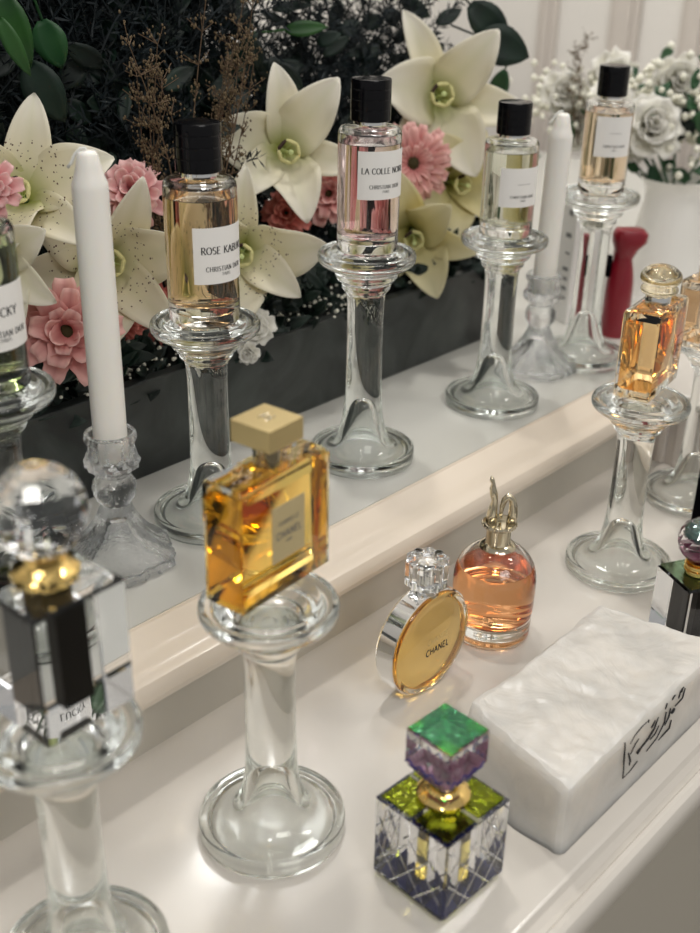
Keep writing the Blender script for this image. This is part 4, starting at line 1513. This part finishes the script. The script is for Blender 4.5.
for i, (lc, sc_, lb) in enumerate(RS):
    rose(lb, lc, vdir(0.1 * math.sin(i * 2.1), .15 + .2 * math.cos(i)), sc_ * 1.5, 'white roses in the vase')


def leaf_blade(bm, base, dirv, L, W, normal, fold=0.2, curl=0.3, nu=8):
    d_ = Vector(dirv).normalized()
    n_ = Vector(normal)
    n_ = (n_ - d_ * n_.dot(d_)).normalized()
    s_ = d_.cross(n_)
    rows = []
    p = Vector(base)
    for i in range(nu + 1):
        u = i / nu
        wd = W * max(.02, math.sin(PI * (0.04 + 0.93 * u) ** 0.8)) ** 0.9 if i < nu else W * 0.02
        rows.append([bm.verts.new(p + s_ * (wd / 2 * v) + n_ * (abs(v) * fold * wd * .5)) for v in (-1, -.5, 0, .5, 1)])
        dd = (d_ * math.cos(curl * u) - n_ * math.sin(curl * u))
        p = p + dd * (L / nu)
    for A, B in zip(rows, rows[1:]):
        for j in range(4):
            bm.faces.new((A[j], A[j + 1], B[j + 1], B[j])).smooth = True


def leaf(label, base, dirv, L, W, mat, normal=TO, group=None, name='broad_leaf', curl=.4):
    bm = bmesh.new()
    leaf_blade(bm, base, dirv, L, W, normal, curl=curl)
    tube(bm, [Vector(base) - Vector(dirv).normalized() * 0.03, base], 0.0009, 5)
    o = sheet_obj(name, bm, mat, None, 0.0006)
    tag(o, label, 'leaf', group)
    return o


RT = rt
UPV = Vector((0, 0, 1))
leaf('bright green leaf in the top corner beside the picture edge', W3(2, -8, .70), RT * .25 - UPV, 0.050, 0.022, M['bright_leaf'])
leaf('long bright green leaf just under the corner leaf', W3(0, 18, .69), RT * .4 - UPV, 0.040, 0.012, M['bright_leaf'])
leaf('wide dark green leaf above the edge lily', W3(28, 62, .70), RT * .5 - UPV, 0.046, 0.028, M['dark_leaf'])
leaf('dark green leaf hanging under the bright corner leaves', W3(42, 20, .705), RT * .3 - UPV, 0.034, 0.024, M['mid_leaf'])
leaf('green leaf peeking right of the LA COLLE NOIRE cap', W3(392, 88, .76), RT * .9 + UPV * .2, 0.045, 0.030, M['bright_leaf'])
leaf('yellow-green leaf high between the two nearest caps', W3(285, 30, .78), RT * 1 + UPV * .1, 0.040, 0.014, M['bright_leaf'])
leaf('large dark green leaf pointing right of the highest lily', W3(478, 36, .72), RT * 1 - UPV * .35, 0.060, 0.040, M['dark_leaf'])
leaf('dark green leaf at the top beside the picture middle', W3(470, 4, .73), RT * .7 - UPV * .6, 0.060, 0.034, M['dark_leaf'])
leaf('olive leaf hanging below the large dark leaf near the grey bottle', W3(505, 70, .72), -RT * .3 - UPV, 0.052, 0.022, M['mid_leaf'])
leaf('broad dark leaf right of the large white rose', W3(700, 112, .60), -RT * .8 - UPV * .55, 0.060, 0.034, M['dark_leaf'])
leaf('green leaf among the white roses above the far candle', W3(570, 120, .74), -RT * .2 - UPV, 0.060, 0.022, M['mid_leaf'])

# dense greenery: nobody could count its needles and leaflets
rnd = random.Random(11)
bm = bmesh.new()


def keep_prob(x, z, y=0.8):
    q = x / y
    p = 1.0
    if q > 0.84 and z > 0.33:
        p = 0.48
    if q > 0.92 and z > 0.37:
        p = 0.26
    if q > 1.30:
        p *= 0.55
    return p


def twig(bm, p, d_, L, n, lw, ll, rnd):
    q = Vector(p)
    pts = [q.copy()]
    d_ = Vector(d_).normalized()
    for i in range(n):
        d_ = (d_ + Vector((rnd.uniform(-.14, .14), rnd.uniform(-.14, .14), rnd.uniform(-.12, .10)))).normalized()
        q = q + d_ * (L / n)
        pts.append(q.copy())
        for s_ in (0, 1, 2):
            side = Vector((rnd.uniform(-1, 1), rnd.uniform(-1, 1), rnd.uniform(-1, 1)))
            side = (side - d_ * side.dot(d_)).normalized()
            dd = (d_ * .7 + side).normalized()
            wv = dd.cross(Vector((rnd.uniform(-1, 1), rnd.uniform(-1, 1), rnd.uniform(-1, 1)))).normalized() * lw
            l2 = ll * rnd.uniform(.6, 1.2)
            vs = [bm.verts.new(v) for v in (q, q + dd * l2 * .5 + wv, q + dd * l2, q + dd * l2 * .5 - wv)]
            bm.faces.new(vs)
    tube(bm, pts, 0.0008, 3)


for i in range(5600):
    x = rnd.uniform(0.12, 1.0)
    y = rnd.uniform(0.760, 0.865)
    z = rnd.uniform(0.16, 0.50)
    if rnd.random() > keep_prob(x, z, y):
        continue
    twig(bm, (x, y, z), (rnd.uniform(-.6, .6), rnd.uniform(-.25, .3), rnd.uniform(.1, 1)), rnd.uniform(.04, .08), 8, 0.0010, 0.012, rnd)
o = obj('fine_foliage', bm, M['needle'])
tag(o, 'dense dark blue-green fine foliage filling the planter behind the lilies', 'foliage', kind='stuff')
bm = bmesh.new()
for i in range(3600):
    x = rnd.uniform(0.2, 1.0) if i < 1400 else rnd.uniform(0.25, 0.74)
    y = rnd.uniform(0.79, 0.87)
    z = rnd.uniform(0.16, 0.50)
    if rnd.random() > keep_prob(x, z, y):
        continue
    dv = Vector((rnd.uniform(-1, 1), rnd.uniform(-.8, .4), rnd.uniform(-.6, 1)))
    leaf_blade(bm, (x, y, z), dv, rnd.uniform(.022, .042), rnd.uniform(.010, .020), Vector((-.7, -.7, rnd.uniform(-.3, 1))), nu=5)
for i in range(170):
    x, y, z = rnd.uniform(0.34, 0.98), rnd.uniform(.748, .775), rnd.uniform(.17, .40)
    dv = Vector((rnd.uniform(-1, 1), rnd.uniform(-.5, .3), rnd.uniform(-1, .6)))
    leaf_blade(bm, (x, y, z), dv, rnd.uniform(.024, .040), rnd.uniform(.012, .020), Vector((-.7, -.7, rnd.uniform(-.2, .6))), nu=5)
o = sheet_obj('leafy_foliage', bm, M['dark_leaf'], None, 0.0004)
tag(o, 'dark green leaves massed behind the lilies above the stone planter', 'foliage', kind='stuff')
bm = bmesh.new()
box(bm, -0.235, 0.97, 0.682, 0.855, 0.092, 0.152, 0.004)
o = obj('moss_bed', bm, M['soil'])
tag(o, 'dark moss packed inside the stone planter', 'moss', kind='stuff')
# low greenery and tiny white blossom along the planter rim
bm = bmesh.new()
for i in range(600):
    x = rnd.uniform(0.25, 0.98)
    dv = Vector((rnd.uniform(-1, 1), rnd.uniform(-1.0, .2), rnd.uniform(-.1, .8)))
    leaf_blade(bm, (x, rnd.uniform(.672, .72), rnd.uniform(.148, .20)), dv, rnd.uniform(.014, .028), rnd.uniform(.007, .013), Vector((-.7, -.7, .5)), nu=4)
o = sheet_obj('rim_foliage', bm, M['dark_leaf'], None, 0.0004)
tag(o, 'small green leaves spilling along the rim of the stone planter', 'foliage', kind='stuff')
bm = bmesh.new()
for cxx, n, sx in ((0.735, 90, .035), (0.53, 50, .02), (0.47, 40, .015), (0.66, 30, .02)):
    for k in range(n):
        p = Vector((rnd.gauss(cxx, sx), rnd.uniform(.668, .70), rnd.gauss(.172, .006)))
        bmesh.ops.create_icosphere(bm, subdivisions=1, radius=rnd.uniform(.0010, .0020), matrix=Matrix.Translation(p))
o = obj('filler_blossom', bm, M['tiny_white'], smooth='all')
tag(o, 'tiny cream filler blossom along the stone planter rim', 'filler flowers', kind='stuff')


# dried brown sprigs
def sprig(label, base, top, spread, n, seed):
    r_ = random.Random(seed)
    t = thing('dried_sprig', label, 'dried flowers', base, 0, 'dried brown sprigs in the planter')
    b0 = Vector((0, 0, 0)); tv = Vector(top) - Vector(base)
    bs, bb = bmesh.new(), bmesh.new()
    for k in range(n):
        e = tv + Vector((r_.gauss(0, spread), r_.gauss(0, spread * .5), r_.uniform(-.06, .01)))
        pts = []
        m = 10
        bend = Vector((r_.gauss(0, .01), r_.gauss(0, .006), 0))
        for i in range(m + 1):
            u = i / m
            pts.append(b0.lerp(e, u) + bend * math.sin(PI * u))
        tube(bs, pts, [0.0009 * (1 - .6 * i / m) for i in range(m + 1)], 4)
        for i in range(3, m + 1):
            for q in range(4):
                side = Vector((r_.uniform(-1, 1), r_.uniform(-1, 1), r_.uniform(.2, 1.0))).normalized() * r_.uniform(.006, .017)
                a = pts[i]
                tube(bs, [a, a + side * .6, a + side], 0.00035, 3)
                for w_ in range(4):
                    c = a + side * r_.uniform(.5, 1.05) + Vector((r_.gauss(0, .0018),) * 3) + Vector((r_.gauss(0, .002), r_.gauss(0, .002), r_.gauss(0, .002)))
                    bmesh.ops.create_icosphere(bb, subdivisions=1, radius=r_.uniform(.0005, .0011), matrix=Matrix.Translation(c) @ Matrix.Diagonal((1, 1, 1.5, 1)))
    obj('sprig_stems', bs, M['brown_stem'], t)
    obj('sprig_buds', bb, M['brown_bud'], t, smooth='all')


sprig('dried brown sprig rising between the candle tip and the ROSE KABUKI cap', (0.560, 0.695, 0.20), pl3(W3(150, 25, .695)), 0.012, 7, 3)
sprig('bushy dried brown sprig leaning above the ROSE KABUKI cap', (0.575, 0.70, 0.20), pl3(W3(235, 5, .71)), 0.020, 10, 4)
sprig('thin dried twig against the pale wall above the white roses', (1.20, 0.72, 0.25), pl3(W3(590, 5, .74)), 0.008, 2, 8)

# greenery of the vase
bm = bmesh.new()
for i in range(90):
    p = Vector((rnd.gauss(1.275, .035), rnd.gauss(.66, .065), rnd.gauss(.275, .028)))
    dv = Vector((rnd.uniform(-1, 1), rnd.uniform(-1, 1), rnd.uniform(-.3, 1)))
    leaf_blade(bm, p, dv, rnd.uniform(.02, .035), rnd.uniform(.010, .018), Vector((-.7, -.7, .5)), nu=5)
for k in range(9):
    tube(bm, [(VX, VY, 0.19), RS[k][0]], 0.0015, 5)
o = sheet_obj('vase_greenery', bm, M['mid_leaf'], None, 0.0004)
tag(o, 'light green leaves and stems among the white roses in the vase', 'foliage', kind='stuff')
bm = bmesh.new()
for i in range(900):
    p = Vector((rnd.gauss(1.28, .035), rnd.gauss(.67, .075), rnd.gauss(.290, .020)))
    bmesh.ops.create_icosphere(bm, subdivisions=1, radius=rnd.uniform(.003, .006), matrix=Matrix.Translation(p))
o = obj('vase_blossom', bm, M['tiny_white'], smooth='all')
tag(o, 'tiny white filler blossom clouding the white rose bouquet', 'filler flowers', kind='stuff')
